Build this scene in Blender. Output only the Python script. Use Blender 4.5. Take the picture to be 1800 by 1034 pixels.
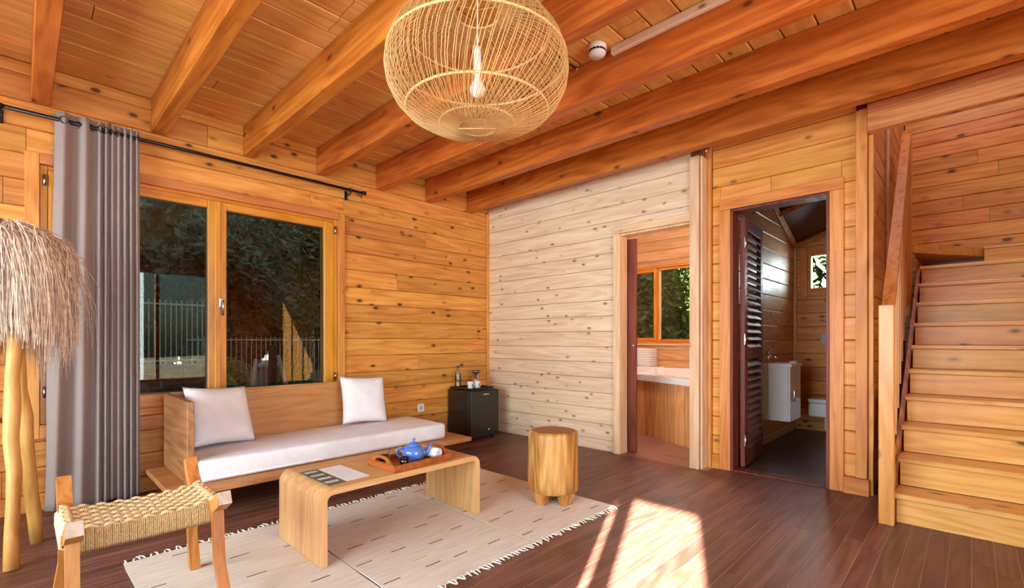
import bpy, bmesh, math, random
from mathutils import Vector, Matrix
random.seed(7)
SC = bpy.context.scene
COL = SC.collection
for o in list(bpy.data.objects):
    bpy.data.objects.remove(o, do_unlink=True)
V = Vector
PI = math.pi

# ------------------------------------------------------------------ camera
YAW = math.radians(44.02)
cam = bpy.data.cameras.new('camera')
cam.sensor_width = 36.0
cam.lens = 836.0 / 1800.0 * 36.0
cam.shift_y = 81.0 / 1800.0
cam.clip_start = 0.05
cam.clip_end = 300
camo = bpy.data.objects.new('camera', cam)
COL.objects.link(camo)
camo.location = (4.2175, -3.9472, 1.08)
camo.rotation_euler = (PI / 2, 0, YAW)
SC.camera = camo

# ------------------------------------------------------------------ world, sun, window daylight, added fill lamps, exposure
SUN_EL = math.radians(20.0)
SUN_H = V((0.415, -0.910, 0)).normalized()          # horizontal direction towards the sun
w = bpy.data.worlds.new('sky'); SC.world = w
w.use_nodes = True
nt = w.node_tree; nt.nodes.clear()
sky = nt.nodes.new('ShaderNodeTexSky'); sky.sky_type = 'NISHITA'; sky.sun_disc = False
sky.sun_elevation = SUN_EL
sky.sun_rotation = math.atan2(SUN_H.x, SUN_H.y)
sky.air_density = 1.0; sky.dust_density = 2.0
bg = nt.nodes.new('ShaderNodeBackground'); bg.inputs[1].default_value = 0.32
wo = nt.nodes.new('ShaderNodeOutputWorld')
nt.links.new(sky.outputs[0], bg.inputs[0]); nt.links.new(bg.outputs[0], wo.inputs[0])

sl = bpy.data.lights.new('sun', 'SUN'); sl.energy = 165.0; sl.angle = math.radians(0.5); sl.color = (1.0, 0.95, 0.88)
so = bpy.data.objects.new('sun', sl); COL.objects.link(so)
sd = V((SUN_H.x * math.cos(SUN_EL), SUN_H.y * math.cos(SUN_EL), math.sin(SUN_EL)))
so.rotation_euler = sd.to_track_quat('Z', 'Y').to_euler()

def area(name, loc, direction, sx, sy, power, color=(0.83, 0.93, 1.0)):
    l = bpy.data.lights.new(name, 'AREA'); l.shape = 'RECTANGLE'; l.size = sx; l.size_y = sy
    l.energy = power; l.color = color
    o = bpy.data.objects.new(name, l); COL.objects.link(o)
    o.location = loc
    o.rotation_euler = (-V(direction)).to_track_quat('Z', 'Y').to_euler()
    return o
area('fill_light_right', (7.45, -3.3, 1.35), (-1, 0, 0), 2.1, 5.2, 520)  # fill lamp added on the right, outside glazing made for it
area('fill_light_front', (2.3, -6.45, 1.35), (0, 1, 0), 3.6, 2.0, 420)  # fill lamp added behind the viewer, with its own made-up glazing
area('daylight_bath_window', (0.95, 3.15, 2.62), (0.2, -1, -0.75), 1.5, 0.6, 60)
area('fill_light_stairs', (4.3, 1.2, 4.3), (0, 0.15, -1), 0.7, 1.6, 22, (0.86, 0.94, 1.0))  # fill lamp added inside the stairwell; there is no window here
area('daylight_toilet_window', (2.97, 2.95, 1.9), (0.1, -1, -0.35), 0.3, 0.4, 17)
SC.view_settings.view_transform = 'Standard'
SC.view_settings.look = 'None'
SC.view_settings.gamma = 1.0
SC.view_settings.use_curve_mapping = False
SC.view_settings.exposure = 0.35
SC.cycles.use_denoising = True
SC.cycles.max_bounces = 10
SC.cycles.diffuse_bounces = 6
SC.cycles.transparent_max_bounces = 24
SC.cycles.sample_clamp_indirect = 8.0
SC.cycles.caustics_reflective = False
SC.cycles.caustics_refractive = False

# ------------------------------------------------------------------ mesh builder
class MB:
    def __init__(s): s.v = []; s.f = []; s.sm = []
    def add(s, vs, fs, smooth=False):
        b = len(s.v); s.v += [tuple(p) for p in vs]
        s.f += [tuple(i + b for i in f) for f in fs]; s.sm += [smooth] * len(fs)
        return s
    def convex(s, vs, fs):
        c = sum((V(p) for p in vs), V()) / len(vs)
        out = []
        for f in fs:
            p = [V(vs[i]) for i in f]
            n = (p[1] - p[0]).cross(p[2] - p[0])
            m = sum(p, V()) / len(p)
            out.append(tuple(f) if n.dot(m - c) > 0 else tuple(reversed(f)))
        return s.add(vs, out)
    def box(s, lo, hi, c=0.0, M=None):
        lo, hi = V(lo), V(hi)
        d = hi - lo
        c = min(c, 0.45 * min(d))
        if c <= 0:
            vs = [V((lo.x if i & 1 == 0 else hi.x, lo.y if i & 2 == 0 else hi.y, lo.z if i & 4 == 0 else hi.z)) for i in range(8)]
            fs = [(0, 2, 3, 1), (4, 5, 7, 6), (0, 1, 5, 4), (2, 6, 7, 3), (0, 4, 6, 2), (1, 3, 7, 5)]
        else:
            vs = []; idx = {}
            for cs in range(8):
                sg = [(cs >> a) & 1 for a in range(3)]
                for a in range(3):
                    p = []
                    for k in range(3):
                        e = hi[k] if sg[k] else lo[k]
                        if k != a: e += -c if sg[k] else c
                        p.append(e)
                    idx[(cs, a)] = len(vs); vs.append(V(p))
            fs = []
            for a in range(3):
                b, d2 = (a + 1) % 3, (a + 2) % 3
                for sa in (0, 1):
                    fs.append([idx[((sa << a) | (p << b) | (q << d2), a)] for p, q in ((0, 0), (1, 0), (1, 1), (0, 1))])
                for p in (0, 1):
                    for q in (0, 1):
                        c0 = (p << b) | (q << d2); c1 = c0 | (1 << a)
                        fs.append([idx[(c0, b)], idx[(c1, b)], idx[(c1, d2)], idx[(c0, d2)]])
            for cs in range(8): fs.append([idx[(cs, 0)], idx[(cs, 1)], idx[(cs, 2)]])
        if M is not None: vs = [M @ p for p in vs]
        return s.convex(vs, fs)
    def board(s, o, L, W, N, ln, wd, th, c=0.004):
        """prism: length ln along L, width wd along W, thickness th towards N, front edges chamfered"""
        o, L, W, N = V(o), V(L), V(W), V(N)
        c = min(c, wd * 0.3, th * 0.5)
        pr = [(0, 0), (th - c, 0), (th, c), (th, wd - c), (th - c, wd), (0, wd)]
        vs = [o + N * a + W * b for a, b in pr] + [o + L * ln + N * a + W * b for a, b in pr]
        fs = [tuple(range(6)), tuple(range(6, 12))] + [(i, (i + 1) % 6, 6 + (i + 1) % 6, 6 + i) for i in range(6)]
        return s.convex(vs, fs)
    def prism(s, poly, z0, z1, M=None):
        n = len(poly)
        vs = [V((x, y, z0)) for x, y in poly] + [V((x, y, z1)) for x, y in poly]
        a = sum(poly[i][0] * poly[(i + 1) % n][1] - poly[(i + 1) % n][0] * poly[i][1] for i in range(n))
        fs = [tuple(reversed(range(n))), tuple(range(n, 2 * n))] + [(i, (i + 1) % n, n + (i + 1) % n, n + i) for i in range(n)]
        if a < 0: fs = [tuple(reversed(f)) for f in fs]
        if M is not None: vs = [M @ p for p in vs]
        return s.add(vs, fs)
    def tube(s, pts, r, n=8, smooth=True, closed=False, cap=True):
        pts = [V(p) for p in pts]; m = len(pts)
        rs = r if isinstance(r, (list, tuple)) else [r] * m
        vs = []; up = None
        for i, p in enumerate(pts):
            t = (pts[(i + 1) % m] - pts[i - 1]) if closed else (pts[min(i + 1, m - 1)] - pts[max(i - 1, 0)])
            if t.length < 1e-9: t = V((0, 0, 1))
            t.normalize()
            if up is None:
                up = t.cross(V((0, 0, 1)))
                if up.length < 1e-3: up = t.cross(V((0, 1, 0)))
                up.normalize()
            up = (up - t * up.dot(t))
            if up.length < 1e-6: up = t.orthogonal()
            up.normalize(); q = t.cross(up)
            for k in range(n):
                a = 2 * PI * k / n
                vs.append(p + (up * math.cos(a) + q * math.sin(a)) * rs[i])
        fs = []
        for i in range(m if closed else m - 1):
            j = (i + 1) % m
            for k in range(n):
                fs.append((i * n + k, i * n + (k + 1) % n, j * n + (k + 1) % n, j * n + k))
        s.add(vs, fs, smooth)
        if cap and not closed:
            b = len(s.v) - len(vs)
            s.f += [tuple(b + k for k in reversed(range(n))), tuple(b + (m - 1) * n + k for k in range(n))]; s.sm += [False, False]
        return s
    def lathe(s, prof, c=(0, 0, 0), n=32, smooth=True, M=None):
        vs = []; fs = []
        for r, z in prof:
            for k in range(n):
                a = 2 * PI * k / n
                vs.append(V((c[0] + r * math.cos(a), c[1] + r * math.sin(a), c[2] + z)))
        for i in range(len(prof) - 1):
            for k in range(n):
                fs.append((i * n + k, i * n + (k + 1) % n, (i + 1) * n + (k + 1) % n, (i + 1) * n + k))
        if prof[0][0] > 1e-6: fs.append(tuple(reversed(range(n))))
        if prof[-1][0] > 1e-6: fs.append(tuple((len(prof) - 1) * n + k for k in range(n)))
        if M is not None: vs = [M @ p for p in vs]
        return s.add(vs, fs, smooth)
    def mesh(s, name):
        me = bpy.data.meshes.new(name)
        me.from_pydata(s.v, [], s.f)
        me.polygons.foreach_set('use_smooth', s.sm)
        me.update()
        return me
    def build(s, name, mat, parent=None, loc=None, kind=None):
        me = s.mesh(name); me.materials.append(mat)
        o = bpy.data.objects.new(name, me); COL.objects.link(o)
        if parent is not None: o.parent = parent
        if loc is not None: o.location = loc
        if kind: o['kind'] = kind
        return o

def tag(o, label, cat=None, group=None, kind=None):
    o['label'] = label
    if cat: o['category'] = cat
    if group: o['group'] = group
    if kind: o['kind'] = kind
    return o
def thing(name, label, cat, loc=(0, 0, 0), rotz=0.0, group=None):
    o = bpy.data.objects.new(name, None); COL.objects.link(o)
    o.empty_display_size = 0.1
    o.location = loc; o.rotation_euler = (0, 0, rotz)
    return tag(o, label, cat, group)
def B(lo, hi, c=0.0): return MB().box(lo, hi, c)
def dup(o, parent=None):
    c = o.copy(); COL.objects.link(c)
    if parent is not None: c.parent = parent
    for ch in list(o.children): dup(ch, c)
    return c

# ------------------------------------------------------------------ materials
MATS = {}
def lin(h):
    h = h.lstrip('#'); r = [int(h[i:i + 2], 16) / 255 for i in (0, 2, 4)]
    return tuple(x / 12.92 if x <= 0.04045 else ((x + 0.055) / 1.055) ** 2.4 for x in r) + (1.0,)
def newmat(name):
    m = bpy.data.materials.new(name); m.use_nodes = True
    n = m.node_tree.nodes; n.clear()
    out = n.new('ShaderNodeOutputMaterial'); p = n.new('ShaderNodeBsdfPrincipled')
    m.node_tree.links.new(p.outputs[0], out.inputs[0])
    return m, m.node_tree, p, out
def ramp(nt, src, stops, interp='LINEAR'):
    r = nt.nodes.new('ShaderNodeValToRGB'); r.color_ramp.interpolation = interp
    el = r.color_ramp.elements
    el[0].position, el[0].color = stops[0]
    el[1].position, el[1].color = stops[-1]
    for p, c in stops[1:-1]:
        e = el.new(p); e.color = c
    nt.links.new(src, r.inputs[0]); return r.outputs[0]
def math_node(nt, op, a, b=None):
    m = nt.nodes.new('ShaderNodeMath'); m.operation = op
    for i, x in enumerate((a, b)):
        if x is None: continue
        if isinstance(x, (int, float)): m.inputs[i].default_value = x
        else: nt.links.new(x, m.inputs[i])
    return m.outputs[0]
def mixc(nt, fac, a, b, mode='MIX'):
    m = nt.nodes.new('ShaderNodeMix'); m.data_type = 'RGBA'; m.blend_type = mode
    for sock, x in ((m.inputs[0], fac), (m.inputs[6], a), (m.inputs[7], b)):
        if isinstance(x, (int, float)): sock.default_value = x
        elif isinstance(x, tuple): sock.default_value = x
        else: nt.links.new(x, sock)
    return m.outputs[2]
def wood(name, light, mid, dark, axis='X', rough=0.45, knots=1.0, vary=0.16, grain=1.0, bump=0.06, coat=0.0, knotcol='#3a1a0c', ksize=1.0, kd=1.0):
    """planed timber: long grain along axis, growth bands, knots and a tone of its own for every piece"""
    if name in MATS: return MATS[name]
    m, nt, p, out = newmat(name); N = nt.nodes
    tc = N.new('ShaderNodeTexCoord'); oi = N.new('ShaderNodeObjectInfo')
    off = N.new('ShaderNodeVectorMath'); off.operation = 'MULTIPLY_ADD'
    cmb = N.new('ShaderNodeCombineXYZ')
    for i in range(3): nt.links.new(oi.outputs['Random'], cmb.inputs[i])
    nt.links.new(cmb.outputs[0], off.inputs[0]); off.inputs[1].default_value = (37.0, 53.0, 71.0)
    nt.links.new(tc.outputs['Object'], off.inputs[2])
    def mapped(along, across):
        mp = N.new('ShaderNodeMapping')
        sc = [across] * 3; sc['XYZ'.index(axis)] = along
        mp.inputs['Scale'].default_value = sc
        nt.links.new(off.outputs[0], mp.inputs[0]); return mp.outputs[0]
    n1 = N.new('ShaderNodeTexNoise'); n1.inputs['Scale'].default_value = 1.0; n1.inputs['Detail'].default_value = 4.0
    n1.inputs['Roughness'].default_value = 0.6; n1.inputs['Distortion'].default_value = 0.6
    nt.links.new(mapped(1.6, 22 * grain), n1.inputs['Vector'])
    n2 = N.new('ShaderNodeTexNoise'); n2.inputs['Scale'].default_value = 1.0; n2.inputs['Detail'].default_value = 3.0
    nt.links.new(mapped(6.0, 160 * grain), n2.inputs['Vector'])
    wv = N.new('ShaderNodeTexNoise'); wv.inputs['Scale'].default_value = 1.0; wv.inputs['Detail'].default_value = 1.0
    nt.links.new(mapped(0.7, 7.0), wv.inputs['Vector'])
    rings = math_node(nt, 'SINE', math_node(nt, 'MULTIPLY', wv.outputs[0], 46.0))
    g = math_node(nt, 'ADD', math_node(nt, 'MULTIPLY', n1.outputs[0], 0.62), math_node(nt, 'MULTIPLY', n2.outputs[0], 0.22))
    g = math_node(nt, 'ADD', g, math_node(nt, 'MULTIPLY', rings, 0.07))
    col = ramp(nt, g, [(0.22, lin(dark)), (0.42, lin(mid)), (0.62, lin(light))])
    # piece-to-piece tone
    hsv = N.new('ShaderNodeHueSaturation')
    nt.links.new(col, hsv.inputs['Color'])
    nt.links.new(math_node(nt, 'ADD', math_node(nt, 'MULTIPLY', oi.outputs['Random'], vary * 2), 1.0 - vary), hsv.inputs['Value'])
    r2 = math_node(nt, 'FRACT', math_node(nt, 'MULTIPLY', oi.outputs['Random'], 17.31))
    nt.links.new(math_node(nt, 'ADD', math_node(nt, 'MULTIPLY', r2, 0.014), 0.493), hsv.inputs['Hue'])
    col = hsv.outputs[0]
    if knots > 0:
        vo = N.new('ShaderNodeTexVoronoi'); vo.inputs['Scale'].default_value = 1.0; vo.inputs['Randomness'].default_value = 1.0
        nt.links.new(mapped(3.4 * kd, 6.6 * kd), vo.inputs['Vector'])
        k = ramp(nt, vo.outputs['Distance'], [(0.0, (1, 1, 1, 1)), (0.062 * ksize, (1, 1, 1, 1)), (0.088 * ksize, (0.35, 0.35, 0.35, 1)), (0.15 * ksize, (0, 0, 0, 1))])
        col = mixc(nt, math_node(nt, 'MULTIPLY', k, min(1.0, knots) * 0.9), col, lin(knotcol))
    nt.links.new(col, p.inputs['Base Color'])
    rr = ramp(nt, n1.outputs[0], [(0.3, (rough * 0.8,) * 3 + (1,)), (0.7, (rough * 1.2,) * 3 + (1,))])
    nt.links.new(rr, p.inputs['Roughness'])
    p.inputs['Specular IOR Level'].default_value = 0.35
    p.inputs['Coat Weight'].default_value = coat; p.inputs['Coat Roughness'].default_value = 0.25
    bp = N.new('ShaderNodeBump'); bp.inputs['Strength'].default_value = bump; bp.inputs['Distance'].default_value = 0.01
    nt.links.new(g, bp.inputs['Height']); nt.links.new(bp.outputs[0], p.inputs['Normal'])
    MATS[name] = m; return m
def plain(name, color, rough=0.5, metal=0.0, noise=0.0, nscale=30.0, bump=0.0, coat=0.0, spec=0.5, emit=0.0):
    if name in MATS: return MATS[name]
    m, nt, p, out = newmat(name); N = nt.nodes
    c = lin(color) if isinstance(color, str) else tuple(color) + (1.0,)
    tc = N.new('ShaderNodeTexCoord')
    nz = N.new('ShaderNodeTexNoise'); nz.inputs['Scale'].default_value = nscale; nz.inputs['Detail'].default_value = 3.0
    nt.links.new(tc.outputs['Object'], nz.inputs['Vector'])
    lo = tuple(x * (1 - noise) for x in c[:3]) + (1,); hi = tuple(min(1, x * (1 + noise)) for x in c[:3]) + (1,)
    nt.links.new(ramp(nt, nz.outputs[0], [(0.3, lo), (0.7, hi)]), p.inputs['Base Color'])
    p.inputs['Roughness'].default_value = rough; p.inputs['Metallic'].default_value = metal
    p.inputs['Coat Weight'].default_value = coat; p.inputs['Specular IOR Level'].default_value = spec
    if bump > 0:
        bp = N.new('ShaderNodeBump'); bp.inputs['Strength'].default_value = bump; bp.inputs['Distance'].default_value = 0.004
        nt.links.new(nz.outputs[0], bp.inputs['Height']); nt.links.new(bp.outputs[0], p.inputs['Normal'])
    if emit > 0:
        p.inputs['Emission Color'].default_value = c; p.inputs['Emission Strength'].default_value = emit
    MATS[name] = m; return m
def glass(name, tint=(0.86, 0.9, 0.88), refl=1.0, ior=1.5):
    if name in MATS: return MATS[name]
    m, nt, p, out = newmat(name); N = nt.nodes
    N.remove(p)
    tr = N.new('ShaderNodeBsdfTransparent'); tr.inputs[0].default_value = tint + (1,)
    gl = N.new('ShaderNodeBsdfGlossy'); gl.inputs['Roughness'].default_value = 0.01
    fr = N.new('ShaderNodeFresnel'); fr.inputs[0].default_value = ior
    mx = N.new('ShaderNodeMixShader')
    nt.links.new(math_node(nt, 'MULTIPLY', fr.outputs[0], refl), mx.inputs[0])
    nt.links.new(tr.outputs[0], mx.inputs[1]); nt.links.new(gl.outputs[0], mx.inputs[2])
    nt.links.new(mx.outputs[0], out.inputs[0])
    MATS[name] = m; return m
def fabric(name, color, rough=0.9, weave=400.0, bump=0.25, noise=0.05):
    if name in MATS: return MATS[name]
    m, nt, p, out = newmat(name); N = nt.nodes
    c = lin(color)
    tc = N.new('ShaderNodeTexCoord')
    w1 = N.new('ShaderNodeTexWave'); w1.bands_direction = 'X'; w1.inputs['Scale'].default_value = weave / 6
    w2 = N.new('ShaderNodeTexWave'); w2.bands_direction = 'Z'; w2.inputs['Scale'].default_value = weave / 6
    nz = N.new('ShaderNodeTexNoise'); nz.inputs['Scale'].default_value = 9.0; nz.inputs['Detail'].default_value = 5.0
    for q in (w1, w2, nz): nt.links.new(tc.outputs['Object'], q.inputs['Vector'])
    h = math_node(nt, 'ADD', w1.outputs[1], w2.outputs[1])
    col = ramp(nt, nz.outputs[0], [(0.3, tuple(x * (1 - noise) for x in c[:3]) + (1,)), (0.7, tuple(min(1, x * (1 + noise)) for x in c[:3]) + (1,))])
    nt.links.new(col, p.inputs['Base Color'])
    p.inputs['Roughness'].default_value = rough; p.inputs['Specular IOR Level'].default_value = 0.15
    p.inputs['Sheen Weight'].default_value = 0.15
    bp = N.new('ShaderNodeBump'); bp.inputs['Strength'].default_value = bump; bp.inputs['Distance'].default_value = 0.002
    nt.links.new(h, bp.inputs['Height']); nt.links.new(bp.outputs[0], p.inputs['Normal'])
    MATS[name] = m; return m

HONEY = dict(light='#e2a058', mid='#d48c42', dark='#b67034')
LOG_X = wood('honey_pine_along_x', axis='X', **HONEY, ksize=1.6, kd=1.4)
LOG_Y = wood('honey_pine_along_y', axis='Y', **HONEY, ksize=1.6, kd=1.4)
LOG_Z = wood('honey_pine_along_z', axis='Z', **HONEY, knots=0.35)
TOIL_X = wood('amber_pine_along_x', light='#e8a558', mid='#dc9444', dark='#c67a34', axis='X', vary=0.08, knots=0.7)
PALE_X = wood('whitewashed_pine_along_x', light='#e6cdb4', mid='#dcbfa4', dark='#cba88c', axis='X', rough=0.6, vary=0.05, knotcol='#6e5040', knots=0.9, ksize=1.5, kd=1.7)
PALE_Z = wood('whitewashed_pine_along_z', light='#e8c8a8', mid='#deb692', dark='#cc9c76', axis='Z', rough=0.6, vary=0.04, knots=0.4, knotcol='#7a5842')
CEIL_Y = wood('ceiling_pine_along_y', light='#e8b46c', mid='#dea258', dark='#c68a44', axis='Y', vary=0.10, knots=0.7)
BEAM_X = wood('beam_pine_along_x', light='#c8742c', mid='#b45e20', dark='#8c4214', axis='X', vary=0.05, knots=1.0, grain=0.7, rough=0.42, ksize=1.25, knotcol='#4a1f0a')
STAIR_X = wood('stair_pine_along_x', light='#e8b670', mid='#dea45a', dark='#c48840', axis='X', vary=0.08, rough=0.35, knots=0.9, ksize=1.4, coat=0.1)
STAIR_Z = wood('stair_pine_along_z', light='#dfa05c', mid='#d28c48', dark='#b87034', axis='Z', vary=0.05, rough=0.35, knots=0.5, coat=0.2)
STAIR_Y = wood('stair_pine_along_y', light='#cc7c38', mid='#bc6a2c', dark='#9c5020', axis='Y', vary=0.05, rough=0.35, knots=0.6, coat=0.2)
STWALL_X = wood('stairwell_pine_along_x', light='#d8924e', mid='#ca803e', dark='#aa622c', axis='X', vary=0.12, rough=0.36, knots=1.0, ksize=1.5, coat=0.1)
STWALL_Y = wood('stairwell_pine_along_y', light='#cc8c50', mid='#bc7840', dark='#9c5c30', axis='Y', vary=0.1, rough=0.45, knots=0.8)
WIN_Z = wood('window_pine_along_z', light='#e4a044', mid='#d68e34', dark='#bc7424', axis='Z', vary=0.05, knots=0.0, rough=0.35, coat=0.3)
WIN_Y = wood('window_pine_along_y', light='#e0983e', mid='#d0842e', dark='#b46a20', axis='Y', vary=0.05, knots=0.0, rough=0.35, coat=0.3)
WIN_X = wood('window_pine_along_x', light='#e0983e', mid='#d0842e', dark='#b46a20', axis='X', vary=0.05, knots=0.0, rough=0.35, coat=0.3)
CASE_Z = wood('casing_pine_along_z', light='#e2a05a', mid='#d68c46', dark='#bc7034', axis='Z', vary=0.06, knots=0.3)
CASE_Y = wood('casing_pine_along_y', light='#d8905a', mid='#ca7c46', dark='#aa6034', axis='Y', vary=0.06, knots=0.2)
CASE_X = wood('casing_pine_along_x', light='#dc9850', mid='#d0843e', dark='#b46a2e', axis='X', vary=0.06, knots=0.5)
FLOOR_Y = wood('dark_stained_floor_along_y', light='#85574a', mid='#6e463a', dark='#523026', axis='Y', rough=0.42, vary=0.16, knots=0.0, grain=0.8, bump=0.04)
FLOOR_X = wood('worn_floor_along_x', light='#93695a', mid='#82594c', dark='#684438', axis='X', rough=0.4, vary=0.10, knots=0.0)
MAHOG_Z = wood('mahogany_along_z', light='#84402c', mid='#703022', dark='#522016', axis='Z', rough=0.5, vary=0.06, knots=0.0)
MAHOG_Y = wood('mahogany_along_y', light='#84493a', mid='#6e382c', dark='#50261c', axis='Y', rough=0.55, vary=0.08, knots=0.0)
OAK_Y = wood('oak_along_y', light='#d6a876', mid='#cc9a68', dark='#b88454', axis='Y', rough=0.5, vary=0.03, knots=0.0, grain=1.4)
OAK_Z = wood('oak_along_z', light='#d6aa7a', mid='#cc9c6c', dark='#b88658', axis='Z', rough=0.5, vary=0.03, knots=0.0, grain=1.4)
SOFA_Y = wood('sofa_oak_along_y', light='#c88e5c', mid='#bc8050', dark='#a26a3e', axis='Y', rough=0.5, vary=0.03, knots=0.0, grain=1.2)
SOFA_X = wood('sofa_oak_along_x', light='#b47c54', mid='#a46c48', dark='#825036', axis='X', rough=0.5, vary=0.03, knots=0.0, grain=1.2)
BRANCH = wood('peeled_branch', light='#e0ac68', mid='#d29a54', dark='#b07c3c', axis='Z', rough=0.45, vary=0.05, knots=0.3, grain=0.7)
LOGW = wood('stump_wood', light='#d0a068', mid='#b0783e', dark='#7e4c22', axis='Z', rough=0.5, vary=0.0, knots=0.3, grain=0.6, bump=0.25)
STOOLW = wood('stool_wood', light='#c88a4c', mid='#b8763a', dark='#985a28', axis='Z', rough=0.45, vary=0.06, knots=0.0)
ENDG = wood('pale_end_grain', light='#cdbcb0', mid='#bca89c', dark='#a48e80', axis='X', rough=0.6, vary=0.03, knots=0.0)
GLASS = glass('window_glass', refl=0.75)
BACKING = plain('log_core', '#6e4424', 0.8, noise=0.2, nscale=8)
GROUT = plain('pale_floor_joint', '#b8967e', 0.8, noise=0.2, nscale=20)
WHITE_CL = fabric('white_linen', '#ebeaf2')
CURT = fabric('mauve_grey_curtain', '#968582', weave=700, noise=0.03, bump=0.12)
BLACKM = plain('black_metal', '#141414', 0.35, metal=0.3)
CHROME = plain('chrome', '#d8d8dc', 0.12, metal=1.0)
STEEL = plain('brushed_steel', '#b8b4b4', 0.28, metal=1.0)
WPLAST = plain('white_plastic', '#e8e8ee', 0.35)
WCER = plain('white_ceramic', '#eeeef2', 0.12, coat=0.5)
BPLAST = plain('black_plastic', '#141212', 0.38)
BGLOSS = plain('black_fridge_skin', '#1a1615', 0.3, coat=0.3)

# ------------------------------------------------------------------ panelled walls
def subtract(rects, op):
    a, b, c, d = op; out = []
    for (u0, u1, z0, z1) in rects:
        if b <= u0 or a >= u1 or d <= z0 or c >= z1: out.append((u0, u1, z0, z1)); continue
        if u0 < a: out.append((u0, a, z0, z1))
        if b < u1: out.append((b, u1, z0, z1))
        m0, m1 = max(u0, a), min(u1, b)
        if z0 < c: out.append((m0, m1, z0, c))
        if d < z1: out.append((m0, m1, d, z1))
    return out
def planks(parent, mat, O, U, W, N, u0, u1, w0, w1, phase, pitch, openings=(), seed=1, th=0.02, jl=(1.2, 2.8), ch=0.006, gap=0.003, name='plank', joints=True, tvar=0.0022):
    rnd = random.Random(seed)
    O, U, W, N = V(O), V(U), V(W), V(N)
    k = math.floor((w0 - phase) / pitch)
    while phase + k * pitch < w1 - 1e-4:
        a, b = max(w0, phase + k * pitch), min(w1, phase + (k + 1) * pitch); k += 1
        if b - a < 0.012: continue
        cuts = []; u = u0 + rnd.uniform(0.3, jl[1])
        while u < u1 - 0.25 and joints:
            cuts.append(u); u += rnd.uniform(*jl)
        segs = []; last = u0
        for c in cuts + [u1]: segs.append((last, c, a, b)); last = c
        for op in openings: segs = subtract(segs, op)
        for (x0, x1, z0, z1) in segs:
            if x1 - x0 < 0.012 or z1 - z0 < 0.008: continue
            t = th - rnd.uniform(0, tvar)
            MB().board(O + U * (x0 + gap * 0.4) + W * (z0 + gap * 0.5) - N * th, U, W, N, x1 - x0 - gap * 0.8, z1 - z0 - gap, t, ch).build(name, mat, parent)
def shell(name, label, mat, boxes):
    mb = MB()
    for lo, hi in boxes: mb.box(lo, hi)
    o = mb.build(name, mat); return tag(o, label, kind='structure')
def holed(axis, t0, t1, u0, u1, z0, z1, ops):
    """boxes of a wall slab with rectangular openings; axis = thickness axis ('x' or 'y')"""
    rs = [(u0, u1, z0, z1)]
    for op in ops: rs = subtract(rs, op)
    return [((t0, a, c), (t1, b, d)) if axis == 'x' else ((a, t0, c), (b, t1, d)) for a, b, c, d in rs]

ZC = 2.80          # ceiling boards
FRY = -6.2         # front wall (behind the camera)
RTX = 7.2          # right wall
X, Y, Z = V((1, 0, 0)), V((0, 1, 0)), V((0, 0, 1))

# floor
fl = shell('floor', 'dark brown stained timber plank floor with pale joints', GROUT, [((-0.02, FRY, -0.15), (RTX, 0.2, -0.0012))])
planks(fl, FLOOR_Y, (0, 0, 0), Y, X, Z, -4.75, 0.0, 0.0, 2.6464, 0.0, 0.0827, (), seed=3, th=0.03, jl=(1.1, 2.4), ch=0.0006, gap=0.0024, tvar=0.0004)
planks(fl, FLOOR_Y, (0, 0, 0), Y, X, Z, -4.75, 0.2, 2.6464, 5.13, 2.6464, 0.0827, (), seed=4, th=0.03, jl=(1.1, 2.4), ch=0.0006, gap=0.0024, tvar=0.0004)
MB().box((0, FRY, -0.02), (RTX, -4.751, -0.0005)).build('plank', FLOOR_Y, fl)
MB().box((5.14, -4.75, -0.02), (RTX, 0.2, -0.0005)).build('plank', FLOOR_Y, fl)
bfl = shell('floor_bathroom', 'worn reddish brown plank floor of the bathroom', GROUT, [((0, 0.121, -0.15), (2.6, 2.62, -0.006)), ((1.83, 0.0, -0.15), (2.53, 0.121, -0.006))])
planks(bfl, FLOOR_X, (0, 0, 0), X, Y, Z, 0.02, 2.58, 0.12, 1.4, 0.12, 0.11, (), seed=5, th=0.03, ch=0.0015, gap=0.002, tvar=0.0004)
MB().box((1.83, 0.002, -0.02), (2.53, 0.118, -0.0008), 0.001).build('threshold', FLOOR_X, bfl)
tfl = shell('floor_toilet', 'dark grey worn floor of the toilet room', plain('dark_floor', '#4a4040', 0.33, noise=0.35, nscale=5, bump=0.05), [((2.66, 0.2, -0.15), (3.62, 2.66, -0.002))])

# ceiling
ce = shell('ceiling', 'honey coloured board ceiling above the beams', BACKING, [((-0.02, FRY, ZC + 0.02), (RTX, 0.14, ZC + 0.12))])
planks(ce, CEIL_Y, (0, 0, ZC), Y, X, -Z, -4.7, 0.14, 0.0, 5.3, -0.026, 0.1655, (), seed=9, th=0.02, jl=(1.6, 3.0), ch=0.007, gap=0.005)
MB().box((0, FRY, ZC + 0.001), (RTX, -4.705, ZC + 0.02)).build('plank', CEIL_Y, ce)
MB().box((5.31, -4.70, ZC + 0.001), (RTX, 0.14, ZC + 0.02)).build('plank', CEIL_Y, ce)
# beams (front one first in the row from the whitewashed wall)
ordn = ['first', 'second', 'third', 'fourth', 'fifth', 'sixth', 'seventh', 'eighth', 'ninth', 'tenth']
for i, y in enumerate((-0.345, -0.927, -1.515, -2.105, -2.70, -3.297, -3.90, -4.5, -5.1, -5.7)):
    o = B((0.001, 0, 2.566), (RTX - 0.03, 0.09, ZC - 0.001), 0.004).build('ceiling_beam', BEAM_X, loc=(0, y, 0))
    if i == 0: lb = 'amber timber ceiling beam running close along the whitewashed wall'
    else: lb = 'amber timber ceiling beam, ' + ordn[i] + ' counted from the whitewashed wall'
    tag(o, lb, 'beam', 'ceiling beams', kind='structure')

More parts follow.
